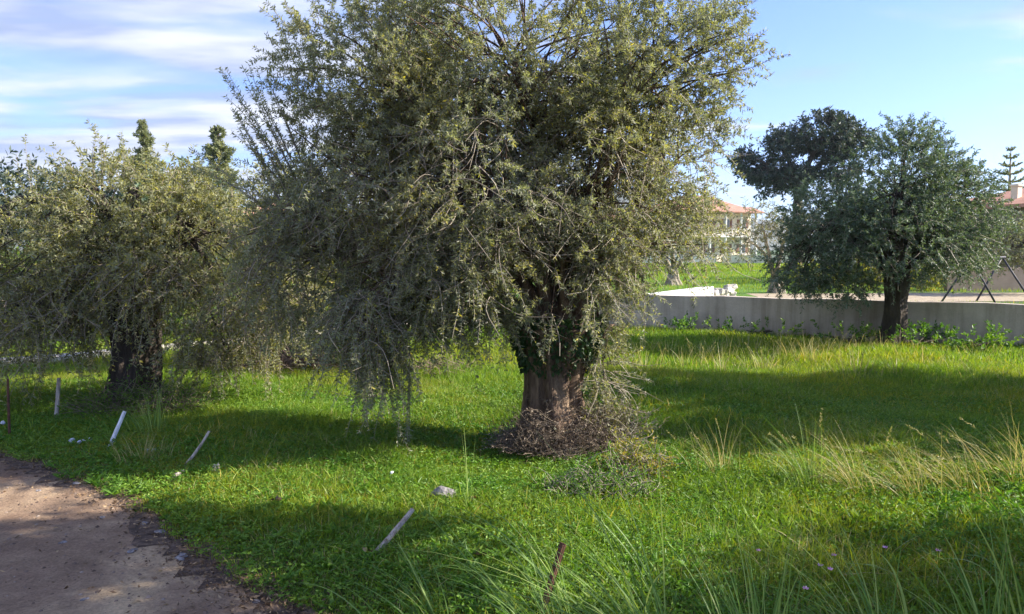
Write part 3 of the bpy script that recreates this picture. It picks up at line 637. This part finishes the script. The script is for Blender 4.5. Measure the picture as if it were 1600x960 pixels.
house('cream two-storey house with tiled roof and white balcony columns beyond the green field', 1085, 112, 13, 9, 7.0, 2.5, R(30), M['cream'])
house('pale house with tiled roof left of the columned house, seen through the main olive', 985, 120, 11, 9, 5.8, 2.2, R(30), M['cream'], balcony=False)
house('pink-white house seen through the branches between the left and middle olives', 450, 55, 9, 8, 3.6, 1.6, R(30), M['white'], storeys=1, balcony=False)
house('house with an orange tiled roof and chimney at the right edge', 1625, 40, 7.5, 7, 3.7, 1.3, R(25), M['brown'], storeys=1, balcony=False, chimney=(-3.0, -.5))
tag(wall_run([(26, 95), (50, 92)], 1.0, .3).build('boundary_wall', M['cream']), 'pale low boundary wall at the far end of the green field', 'wall')
tag(wall_run([(5, 97), (26, 98.5)], .9, .3).build('boundary_wall', M['white']), 'white low wall in front of the columned house', 'wall')
a = at(1478, 440, 31.5); b = at(1700, 440, 32.5)
tag(wall_run([(a.x, 31.5), (b.x, 32.5)], .95, .2).build('rendered_wall', M['brown']), 'brown rendered garden wall behind the swing frame', 'wall')

# swing frame
YW = 24.6; T = thing('swing_frame', 'dark metal A-frame swing stand behind the wall at the right edge', 'swing frame', (at(1540, 470, YW).x, YW, 0))
def rel(v): return tuple(Vector(v)-T.location)
A1 = at(1517, 404, YW); A2 = at(1566, 402, YW+.6)
for foot, apex in (((1470, 470, YW), A1), ((1556, 474, YW-.3), A1), ((1525, 471, YW+.6), A2), ((1612, 470, YW+.5), A2)):
    f = at(*foot); f.z = -.02; mb = MB(); mb.tube([rel(f), rel(apex)], .032, 8); mb.build('leg', M['metal'], T, smooth=True)
mb = MB(); mb.tube([rel(A1+Vector((-.1, 0, 0))), rel(A2+Vector((.1, 0, 0)))], .035, 8); mb.build('top_bar', M['metal'], T, smooth=True)

# ------------------------------------------------------------------ grass (uncountable)
TRUNKS = [(main.location.x, main.location.y, .4), (left.location.x, left.location.y, .36), (right.location.x, right.location.y, .3)]
def scatter(x0, x1, y0, y1, dens, seed, margin=0.02, wedge=None, clump=.5):
    n = int((x1-x0)*(y1-y0)*dens); x = RNG.uniform(x0, x1, n); y = RNG.uniform(y0, y1, n)
    k = road_dist(x, y) > margin+.10*vnoise(np.stack([x, y, 0*x], -1), 6, 3)+.06*RNG.random(n)
    if wedge: k &= np.abs(x) < wedge[0]*y+wedge[1]
    nz = vnoise(np.stack([x, y, 0*x], -1), 1.5, seed)+.6*vnoise(np.stack([x, y, 0*x], -1), 4.5, seed+2)
    k &= RNG.random(n) < (1-clump)+clump*(nz+1)
    for tx, ty, tr in TRUNKS: k &= np.hypot(x-tx, y-ty) > tr
    # wall line
    wx = np.interp(x, [1.9, 8.9, 20], [16.5, 13.2, 8.2]); k &= ~((x > 1.8) & (y > wx-.12))
    return x[k], y[k]
def blades(name, x, y, h0, h1, w, k=4, m='grass', lean=.45, hn=1.2):
    n = len(x); z = H(x, y)-.005; hm = 1+.45*vnoise(np.stack([x, y, 0*x], -1), hn, 5)+.25*vnoise(np.stack([x, y, 0*x], -1), 4, 8)
    rd = road_dist(x, y); hm *= np.clip(.45+rd*.9, .4, 1)
    h = RNG.uniform(h0, h1, n)*np.clip(hm, .4, 1.8); a = RNG.random(n)*2*np.pi; ln = np.abs(RNG.normal(size=n))*lean+.1
    t = np.linspace(0, 1, k)
    P = np.stack([x[:, None]+np.cos(a)[:, None]*(ln*h)[:, None]*t**1.8, y[:, None]+np.sin(a)[:, None]*(ln*h)[:, None]*t**1.8, z[:, None]+h[:, None]*(t-.18*ln[:, None]*t**2)], -1)
    Wd = (w*RNG.uniform(.7, 1.3, n))[:, None]*(1-t**1.6*.9)[None]
    return ribbons(name, P, Wd)
def stuff(name, me, m): return tag(link(name, me, m), None, None, kind='stuff')
x, y = scatter(-5.5, 4.8, 2.4, 7.2, 5200, 1, wedge=(.72, .6)); stuff('grass', blades('grass', x, y, .035, .095, .0052, 4, lean=.7), M['grass'])
x, y = scatter(-9, 8.5, 7.2, 11.2, 2600, 1, wedge=(.72, .8)); stuff('grass', blades('grass', x, y, .045, .11, .008, 3, lean=.6), M['grass'])
x, y = scatter(-13, 12.5, 11.2, 21, 900, 1, wedge=(.72, 1)); stuff('grass', blades('grass', x, y, .06, .14, .014, 3), M['grass'])
x, y = scatter(-9, 14, 1.0, 16, 130, 1, clump=.9); stuff('grass', blades('grass', x, y, .06, .15, .01, 4, lean=.6), M['grass'])
# low leafy weeds
x, y = scatter(-6.5, 5.6, 2.4, 9.5, 1500, 6, wedge=(.72, .6), clump=1.0)
n = len(x); sp_ = np.repeat(np.arange(n), 3); a = RNG.random(n*3)*6.28
P_ = np.stack([x[sp_], y[sp_], H(x, y)[sp_]+RNG.uniform(.02, .07, n)[sp_]], -1); D_ = np.stack([np.cos(a), np.sin(a), RNG.uniform(-.2, .5, n*3)], -1)
stuff('ground_cover', leaves_mesh('ground_cover', P_, D_, RNG.uniform(.012, .032, n*3), RNG.uniform(.006, .015, n*3)), M['weed'])
x, y = scatter(-7.5, 9, 2.6, 12, 420, 9, wedge=(.72, .6), clump=1.0); kk = vnoise(np.stack([x, y, 0*x], -1), 1.1, 13) > .05; x, y = x[kk], y[kk]
stuff('dry_grass', blades('dry_grass', x, y, .05, .12, .005, 4, lean=1.3), M['straw'])
x, y = scatter(-5, 4.5, 2.6, 9, 130, 15, wedge=(.72, .6), clump=1.0); n = len(x); sp_ = np.repeat(np.arange(n), 7); a = RNG.random(n*7)*6.28
P_ = np.stack([x[sp_], y[sp_], H(x, y)[sp_]+.02], -1); D_ = np.stack([np.cos(a), np.sin(a), RNG.uniform(.25, 1.0, n*7)], -1)
stuff('leafy_weeds', leaves_mesh('leafy_weeds', P_, D_, RNG.uniform(.04, .10, n*7), RNG.uniform(.010, .024, n*7)), M['weed'])
# field grass beyond the walls
n = 90000; y = 20+RNG.random(n)**.8*70; x = RNG.uniform(-.1, .8, n)*y; k_ = ~((x > 8) & (y > 24.3) & (y < 30.6)) & (x > 2); x, y = x[k_], y[k_]; n = len(x)
h = RNG.uniform(.06, .16, n)*(y/30)**.4; a = RNG.random(n)*6.28; t_ = np.linspace(0, 1, 3)
P_ = np.stack([x[:, None]+np.cos(a)[:, None]*.03*t_, y[:, None]+np.sin(a)[:, None]*.03*t_, h[:, None]*t_], -1)
stuff('grass', ribbons('grass', P_, (.02*(y/30))[:, None]*(1-t_*.8)[None]), M['grass'])

# ------------------------------------------------------------------ tufts of tall grass, each a plant
def tuft(label, x, y, n, L, w, m, spread=.12, leanv=(0, 0), seeds=0, group='tufts of tall grass', arch=.5):
    z = hz(x, y); T = thing('grass_tuft', label, 'grass tuft', (x, y, z), group)
    a = RNG.random(n)*2*np.pi; r = RNG.random(n)*spread; px_, py_ = r*np.cos(a), r*np.sin(a); l = RNG.uniform(L[0], L[1], n)
    dx = np.cos(a)*RNG.uniform(.1, arch, n)+leanv[0]*RNG.uniform(.4, 1.2, n); dy = np.sin(a)*RNG.uniform(.1, arch, n)+leanv[1]*RNG.uniform(.4, 1.2, n)
    t = np.linspace(0, 1, 9); ln = np.hypot(dx, dy)[:, None]
    P = np.stack([px_[:, None]+(dx*l)[:, None]*t**1.5, py_[:, None]+(dy*l)[:, None]*t**1.5, l[:, None]*(t*(1-.25*np.minimum(ln, 1.4))-.38*np.minimum(ln, 1.5)*t**2.2)], -1)
    P[..., 2] = np.maximum(P[..., 2], .01)
    link('blades', ribbons('blades', P, (w*RNG.uniform(.6, 1.3, n))[:, None]*(1-.85*t**1.5)[None]), m, T)
    if seeds:
        s = P[:seeds, 6:, :]; LL = np.linalg.norm(s[:, -1]-s[:, 0], axis=1)
        for q in range(seeds): link('seed_head', add_leaves(s[q:q+1], LL[q:q+1], .004, .018, .006, 'seed_head', tmin=0, spread=.5), M['straw'], T)
    return T
random.seed(5)
fg = [(.55, 3.02, 60, (.5, 1.25), .0075, (-.75, .22), 'front tuft of long arching blades leaning left beside the rusty bar'),
      (.15, 3.12, 42, (.3, .75), .007, (-.6, .2), 'low front tuft at the bottom edge left of the rusty bar'),
      (1.0, 3.1, 60, (.3, .75), .008, (-.2, .1), 'front tuft of upright blades right of the rusty bar'),
      (1.55, 3.15, 44, (.3, .8), .008, (-.5, .2), 'dense front tuft of short blades at the bottom, right of centre'),
      (2.05, 3.2, 30, (.3, .7), .009, (-.2, .1), 'tuft of pale blades near the bottom right corner'),
      (2.28, 3.15, 14, (.7, 1.0), .013, (-.12, .05), 'tall single-bladed tuft at the right edge of the grass'),
      (-.35, 3.35, 26, (.25, .6), .006, (-.6, .1), 'thin arching tuft by the bottom edge below the grey stick')]
for (x, y, n, L, w, ln, lab) in fg: tuft(lab, x, y, n, L, w, M['tallgrass'], .16, ln, group='long grass tufts in the foreground', arch=.45)
def arcs(label, blades_, w, m, group):
    b0 = gnd(*blades_[0][0]); T = thing('grass_tuft', label, 'grass tuft', (b0.x, b0.y, 0), group); P = []
    for (b, mid, tip, dY) in blades_:
        for q in range(2):
            j = Vector((random.uniform(-.05, .05), random.uniform(-.04, .04), 0))*q
            B = gnd(*b); E = at(tip[0], tip[1], B.y+dY); Mi = at(mid[0], mid[1], B.y+dY*.55)
            C_ = Mi*2-(B+E)/2; o = np.array(T.location); P.append(bez(np.array(B+j)-o, np.array(C_+j)-o, np.array(E+j*3+Vector((0, 0, -.05*q)))-o, 12))
    P = np.array(P); t = np.linspace(0, 1, 12)
    link('blades', ribbons('blades', P, (w*RNG.uniform(.8, 1.25, len(P)))[:, None]*(1-.8*t**1.8)[None]), m, T)
arcs('long arching blades reaching left between the wooden stake and the rusty bar', [((925, 968), (777, 840), (675, 803), .12), ((905, 970), (800, 822), (706, 773), .2), ((810, 975), (744, 892), (654, 785), .15), ((850, 972), (754, 901), (692, 866), .08), ((800, 980), (737, 893), (663, 896), .05), ((930, 975), (850, 870), (795, 835), .1)], .0085, M['tallgrass'], 'long grass tufts in the foreground')
arcs('few yellowish blades leaning left at the bottom edge, before the grey wooden stake', [((655, 985), (600, 935), (540, 906), .05), ((585, 985), (520, 925), (450, 912), .05), ((690, 985), (640, 880), (620, 850), .05)], .007, M['tallgrass'], 'long grass tufts in the foreground')
arcs('one long curved blade with short companions at the bottom, right of centre', [((1310, 968), (1225, 875), (1105, 825), .15), ((1185, 985), (1176, 905), (1168, 850), .03), ((1040, 985), (985, 850), (885, 757), .15), ((1010, 985), (1030, 900), (1085, 865), .05), ((1130, 985), (1120, 915), (1145, 880), .03)], .0085, M['tallgrass'], 'long grass tufts in the foreground')
arcs('thick pale blade rising at the right edge with bent thinner ones', [((1598, 975), (1575, 850), (1550, 750), .1), ((1535, 975), (1505, 905), (1480, 865), .05), ((1480, 975), (1420, 890), (1355, 850), .1), ((1590, 980), (1560, 890), (1500, 868), .05), ((1420, 985), (1400, 900), (1365, 860), .05)], .013, M['tallgrass'], 'long grass tufts in the foreground')
for i, (px, py, n, L, ln, lab) in enumerate([
    (1120, 740, 40, (.25, .55), (-.3, .1), 'thin tuft of pale stems right of the dry brush, left end of the sunlit strip'),
    (1260, 765, 60, (.3, .7), (-.3, .1), 'dry leaning tuft with a tall seed stalk, left one in the sunlit strip'),
    (1330, 770, 80, (.3, .65), (-.7, .1), 'flattened pale tuft in the sunlit strip, second from the left'),
    (1420, 775, 90, (.3, .6), (-.8, .05), 'broad flattened pale tuft in the middle of the sunlit strip'),
    (1500, 770, 80, (.3, .65), (-.9, .1), 'pale tuft leaning left in the sunlit strip, second from the right'),
    (1580, 760, 80, (.35, .7), (-.7, .1), 'pale bending tuft at the right edge of the sunlit strip')]):
    g = gnd(px, py); tuft(lab, g.x, g.y, n, L, .0045, M['straw'] if i != 1 else M['tallgrass'], .22, ln, seeds=5, group='dry tufts in the sunlit strip', arch=.6)
g = gnd(235, 690); tuft('upright green tuft by the white leaning stake', g.x, g.y, 46, (.25, .55), .007, M['tallgrass'], .15, (-.25, 0), seeds=4, arch=.45)
g = gnd(225, 725); tuft('bright yellow-green tuft at the foot of the white leaning stake', g.x, g.y, 90, (.1, .28), .006, M['straw'], .2, (0, 0), arch=.6)
g = gnd(735, 800); tuft('single tall stem before the main trunk', g.x, g.y, 5, (.5, .62), .005, M['tallgrass'], .02, (.05, 0), arch=.12)
ORD = ['first', 'second', 'third', 'fourth', 'fifth', 'sixth', 'seventh', 'eighth', 'ninth', 'tenth', 'eleventh', 'twelfth', 'thirteenth', 'fourteenth']
for row, (py0, cnt) in enumerate(((545, 14), (568, 9))):
    for i in range(cnt):
        px = 1005+i*(590/cnt)+random.uniform(-9, 9); g = gnd(px, py0+(px-1000)*.03+random.uniform(-10, 10))
        big = 1000 < px < 1380
        tuft('%s straw tuft, %s from the left in the %s' % ('full tall' if big else 'thin low', ORD[i], 'row nearest the grey wall' if row == 0 else 'nearer, sunlit row'), g.x, g.y, 44 if big else 18, (.2, .5 if big else .32), .008, M['straw'], .38, (0, 0), seeds=4,
             group='straw tufts before the grey wall', arch=.7)
# dark bushes at the wall foot
for i, (px, w, h, lab) in enumerate([(1185, 1.6, .35, 'dark low weeds at the wall foot, left of the round olive'), (1330, 1.6, .4, 'dark low weeds just left of the round olive trunk'), (1450, 1.5, .45, 'dark green weeds just right of the round olive trunk'), (1530, 1.3, .5, 'leafy dark weed clump near the right end of the wall'), (1090, 1.2, .4, 'weeds growing against the pale left part of the wall')]):
    Yw = np.interp((px-800)/1200*14.5, [1.9, 8.9], [16.5, 13.2])-.45
    bush(lab, px, float(Yw), w, h*.55, M['weed'], 130+i, n=70, group='weeds along the foot of the wall', ls=.06)

# ------------------------------------------------------------------ dry brush
def tangle(name, label, cat, c, rx, ry, h, n, m, L=(.15, .45), r=.003, flat=.3, leaf=None):
    T = thing(name, label, cat, c)
    a = RNG.random(n)*6.28; q = np.sqrt(RNG.random(n)); px_ = q*np.cos(a)*rx; py_ = q*np.sin(a)*ry; pz = h*(1-q**2)*RNG.random(n)*np.clip(1+.5*np.sin(a*3+q*4), .4, 1.4)
    d = nrm(np.stack([RNG.normal(size=n), RNG.normal(size=n), RNG.normal(size=n)*flat+.25], -1)); l = RNG.uniform(L[0], L[1], n)
    t = np.linspace(0, 1, 5); s = np.stack([px_, py_, pz], -1); b2 = nrm(RNG.normal(size=(n, 3)))
    P = s[:, None]+d[:, None]*(l[:, None]*t)[..., None]+b2[:, None]*(l[:, None]*.2*np.sin(t*3))[..., None]; P[..., 2] = np.maximum(P[..., 2], .01)
    link('twigs', tubes('twigs', P, np.linspace(1.2, .5, 5)[None].repeat(n, 0)*r, 3), m, T)
    if leaf: link('leaves', add_leaves(P, l, leaf[1], leaf[2], leaf[2]*.4, 'leaves'), leaf[0], T)
    return T
mx_, my_ = main.location.x, main.location.y
tangle('dry_brush', 'tangle of dry brown suckers and twigs round the foot of the middle olive trunk', 'brush', (mx_-.0, my_-.26, 0), .52, .36, .33, 2200, M['drytwig'], L=(.08, .26), flat=.6, r=.0022, leaf=(M['drytwig'], .05, .022))
tangle('sucker_bush', 'greyish leafy suckers standing at the right side of the middle trunk', 'bush', (mx_+.5, my_-.05, 0), .24, .3, .36, 300, M['twig'], leaf=(M['olive_brown'], .02, .04), flat=.9)
g = gnd(1000, 735); tangle('yellow_bush', 'small yellow and orange leafed bush right of the dry brush', 'bush', (g.x-.02, g.y, 0), .22, .22, .22, 200, M['twig'], leaf=(M['yellowleaf'], .014, .03), flat=.7, L=(.1, .22))
g = gnd(930, 770); tangle('green_bush', 'small green leafy bush in front of the dry brush', 'bush', (g.x, g.y, 0), .42, .25, .16, 300, M['twig'], leaf=(M['weed'], .012, .026), flat=.7, L=(.1, .22))
g = gnd(410, 582); tangle('brush_pile', 'pinkish heap of dry cut branches on the grass right of the left olive', 'brush pile', (g.x, g.y+.4, 0), 1.0, .5, .36, 1500, M['drypink'], r=.005, L=(.2, .6))
g = gnd(205, 650); tangle('dry_brush', 'dark dry twigs and leaves round the foot of the left olive trunk', 'brush', (g.x, g.y+.15, 0), .6, .35, .2, 900, M['drytwig'], leaf=(M['weed'], .03, .03))
g = gnd(690, 580); tangle('dry_weeds', 'reddish dry weeds in the sunlit grass left of the middle trunk', 'weeds', (g.x, g.y, 0), .5, .4, .16, 260, M['drypink'], L=(.1, .3))

# ------------------------------------------------------------------ stakes, stones, scraps, flowers
def stake(name, label, foot, top, r, m, cat, group=None, kink=.0, sides=9, taper=.85):
    T = Vector(foot); o = MB(); n = 9; pts = []; top = Vector(top)
    for i in range(n):
        t = i/(n-1); p = (top-T)*t; pts.append((p.x+kink*math.sin(t*3.1), p.y, p.z-.0))
    d0 = (top-T).normalized()*.06; pts[0] = (-d0.x, -d0.y, -d0.z)
    o.tube(pts, [r*(1-(1-taper)*i/(n-1)) for i in range(n)], sides, .07)
    ob = o.build(name, m, None, smooth=False); ob.location = T; return tag(ob, label, cat, group)
SG = 'old fence stakes along the road edge'
f = gnd(15, 684); stake('stake', 'thin dark upright stake at the far left edge', f, at(12, 592, f.y), .012, M['rust'], 'stake', SG)
f = gnd(88, 655); stake('stake', 'short pale upright stake left of the left olive', f, at(92, 591, f.y), .021, M['stake'], 'stake', SG)
f = gnd(168, 706); stake('stake', 'white leaning stake before the left olive trunk', f, at(195, 643, f.y+.1), .018, M['stakewhite'], 'stake', SG)
f = gnd(283, 735); stake('stake', 'thin broken grey stick leaning in the grass, right of the white stake', f, at(327, 674, f.y+.15), .012, M['stake'], 'stick', SG, kink=.012)
f = gnd(288, 742); f.z = .03; stake('stick', 'short broken pale piece lying below the thin grey stick', f, tuple(gnd(272, 755)+Vector((0, 0, .05))), .018, M['stake'], 'stick')
f = gnd(568, 884); stake('stake', 'pale grey wooden stake leaning right in the front grass', f, at(645, 796, f.y+.22), .0165, M['stake'], 'stake', SG, kink=.008)
# rusty angle iron
f = gnd(842, 972); tp = at(880, 849, f.y+.05); d = (tp-f).normalized(); L = (tp-f).length+.06
rot = d.to_track_quat('Z', 'Y').to_matrix() @ Matrix.Rotation(.5, 3, 'Z'); mb = MB(); c = (f+tp)/2-f-d*.03
mb.box(c, (.036, .005, L), rot=rot); mb.box(c+rot @ Vector((-.0155, .0165, .0)), (.005, .028, L-.004), rot=rot)
ob = mb.build('iron_stake', M['rust'], None, bevel=.001); ob.location = f; tag(ob, 'rusty brown angle-iron stake at the bottom edge among long grass', 'stake', SG)
def rock(name, label, p, s, m, seed, cat='stone', group=None, flat=.6):
    rr = np.random.default_rng(seed); import bmesh
    bm = bmesh.new(); bmesh.ops.create_icosphere(bm, subdivisions=3, radius=1)
    for v in bm.verts:
        c = np.array([v.co[:]]); k = 1+.35*vnoise(c, 1.7, seed)[0]+.18*vnoise(c, 4.5, seed)[0]+.05*rr.normal()
        v.co = Vector((v.co.x*s[0]*k, v.co.y*s[1]*k, v.co.z*s[2]*k))
    me = bpy.data.meshes.new(name); bm.to_mesh(me); bm.free(); o = link(name, me, m); o.location = p; o.rotation_euler = (0, 0, seed); return tag(o, label, cat, group)
g = gnd(695, 786); rock('stone', 'lumpy grey stone in the grass before the middle trunk', (g.x, g.y, .04), (.085, .06, .065), M['rock'], 3)
g = gnd(338, 742); rock('stone', 'pale tan stone right of the thin grey stick', (g.x, g.y, .04), (.035, .03, .05), M['rubble'], 5)
g = gnd(1545, 532); rock('stone', 'pale stone at the wall foot near the right edge', (g.x, g.y, .12), (.2, .12, .13), M['rubble'], 7)
g = gnd(1575, 540); rock('stone', 'smaller pale stone at the far right of the wall foot', (g.x, g.y, .1), (.12, .1, .1), M['rubble'], 8)
for i, (px, py, s, lab) in enumerate([(113, 699, .03, 'white scrap by the road verge, leftmost and biggest of a row of four'), (124, 701, .022, 'white scrap, second from the left in the row of four'), (132, 698, .015, 'tiny white scrap, third in the row of four'), (141, 696, .018, 'white scrap, rightmost in the row of four'),
        (231, 717, .03, 'pale scrap beside the yellow tuft, left of a pair'), (240, 715, .035, 'white crumpled scrap beside the yellow tuft, right of a pair'), (612, 750, .014, 'small white scrap in the shaded grass left of the grey stone'), (5, 670, .03, 'white scrap at the far left edge of the verge')]):
    g = gnd(px, py); rock('paper_scrap', lab, (g.x, g.y, .055), (s, s*.7, s*.7), M['scrap'], 20+i, 'litter', 'white scraps of litter')
for i, (px, py, lab) in enumerate([(575, 882, 'tan dead leaf at the foot of the grey wooden stake'), (750, 886, 'upright orange dead leaf between the stake and the iron bar'), (432, 798, 'tan dead leaf in the bright grass right of the road'), (740, 795, 'orange dead leaf right of the grey stone')]):
    g = gnd(px, py); n = 5; th = RNG.random(n)*6.28
    ob = link('dead_leaf', leaves_mesh('dead_leaf', np.zeros((n, 3)), np.stack([np.cos(th), np.sin(th), RNG.uniform(0, .8, n)], -1), np.full(n, .04), np.full(n, .03)), M['deadleaf']); ob.location = (g.x, g.y, .07); tag(ob, lab, 'leaf')
for i, (px, py, lab) in enumerate([(1281, 902, 'pink flower, left of the close pair in the front grass'), (1296, 908, 'pink flower, right of the close pair in the front grass'), (1302, 885, 'pink flower above the close pair'), (1185, 877, 'pale pink flower left of the others in the front grass'), (1258, 940, 'pale flower nearest the bottom edge'), (1382, 872, 'whitish flower right of the pink ones'), (1465, 877, 'pale flower farthest to the right')]):
    g = gnd(px, py+14); T = thing('wild_flower', lab, 'flower', (g.x, g.y, 0), 'small pink flowers in the front grass')
    mb = MB(); mb.tube([(0, 0, 0), (.004, 0, .05), (0, 0, .105)], .0012, 5); mb.build('stem', M['weed'], T)
    th = np.arange(6)/6*6.28; ob = link('petals', leaves_mesh('petals', np.repeat([[0, 0, .105]], 6, 0), np.stack([np.cos(th), np.sin(th), .5+0*th], -1), np.full(6, .018), np.full(6, .012)), M['petal'], T)
# dead leaves and gravel on the road and along its edge
n = 3800; i_ = RNG.integers(0, len(EA)-1, n*3); i_ = i_[(EA[i_, 0] > -7) & (EA[i_, 0] < 1)][:n]; n = len(i_); t_ = RNG.random(n)[:, None]
p_ = EA[i_]+(EA[i_+1]-EA[i_])*t_+RNG.normal(size=(n, 2))*np.where(RNG.random((n, 1)) < .75, .10, .45)
th = RNG.random(n)*6.28; P_ = np.stack([p_[:, 0], p_[:, 1], .008+RNG.random(n)*.012], -1)
stuff('leaf_litter', leaves_mesh('leaf_litter', P_, np.stack([np.cos(th), np.sin(th), RNG.uniform(0, .35, n)], -1), RNG.uniform(.01, .04, n), RNG.uniform(.005, .016, n)), M['deadleaf'])
n = 8000; x = RNG.uniform(-6, 1, n*2); y = RNG.uniform(1.5, 8, n*2); k_ = road_dist(x, y) < .05; x, y = x[k_][:n], y[k_][:n]; n = len(x)
s = .003+.014*RNG.random(n)**7; base_v = np.array([[1, 0, 0], [0, 1, 0], [-1, 0, 0], [0, -1, 0], [.1, .1, .8], [0, 0, -.5]])
ang = RNG.random(n)*6.28; ca, sa = np.cos(ang)[:, None], np.sin(ang)[:, None]; jit = RNG.uniform(.7, 1.3, (n, 6, 3)); bv = base_v[None]*jit
V = np.stack([bv[..., 0]*ca-bv[..., 1]*sa, bv[..., 0]*sa+bv[..., 1]*ca, bv[..., 2]*.7], -1)*s[:, None, None]+np.stack([x, y, np.full(n, .005)], -1)[:, None]
Qb = np.array([[0, 1, 4, 4], [1, 2, 4, 4], [2, 3, 4, 4], [3, 0, 4, 4]]); 
F3 = [(0, 1, 4), (1, 2, 4), (2, 3, 4), (3, 0, 4)]
me = bpy.data.meshes.new('gravel'); fi = (np.arange(n)[:, None, None]*6+np.array(F3)[None]).reshape(-1, 3)
me.from_pydata(V.reshape(-1, 3).tolist(), [], fi.tolist()); a = me.attributes.new('rnd', 'FLOAT', 'FACE'); a.data.foreach_set('value', np.repeat(RNG.random(n), 4).astype(np.float32))
tag(link('gravel', me, M['pebble']), None, None, kind='stuff')
for i, (px, py, s) in enumerate([(225, 820, .03), (250, 833, .035), (207, 863, .03), (283, 872, .04), (120, 757, .035), (98, 849, .022), (160, 810, .02), (400, 942, .022), (132, 938, .018), (60, 768, .02)]):
    g = gnd(px, py); rock('road_stone', 'small flat stone on the dirt road, ' + ['near the verge beside bent leaves', 'half set in the edge of the verge', 'pale one in the middle of the road', 'dark one at the verge by dead leaves', 'at the upper road edge', 'small pale one left of centre', 'upper small one near the middle', 'white one in the dark soil at the bottom', 'pale one near the bottom edge', 'near the left edge'][i], (g.x, g.y, .005), (s, s*.75, s*.35), M['rock'], 40+i, 'stone', 'stones on the dirt road')

# ------------------------------------------------------------------ haze
HZ = True
if HZ:
    mb = MB(); mb.box((0, 800, 120), (5400, 3900, 250)); 
    t = MT('haze'); pv = t.n('ShaderNodeVolumePrincipled'); pv.inputs['Color'].default_value = (.80, .88, 1, 1); pv.inputs['Density'].default_value = .0002; pv.inputs['Anisotropy'].default_value = .2
    t.l(pv.outputs[0], t.out.inputs['Volume']); ob = mb.build('haze', t.m); ob['kind'] = 'stuff'
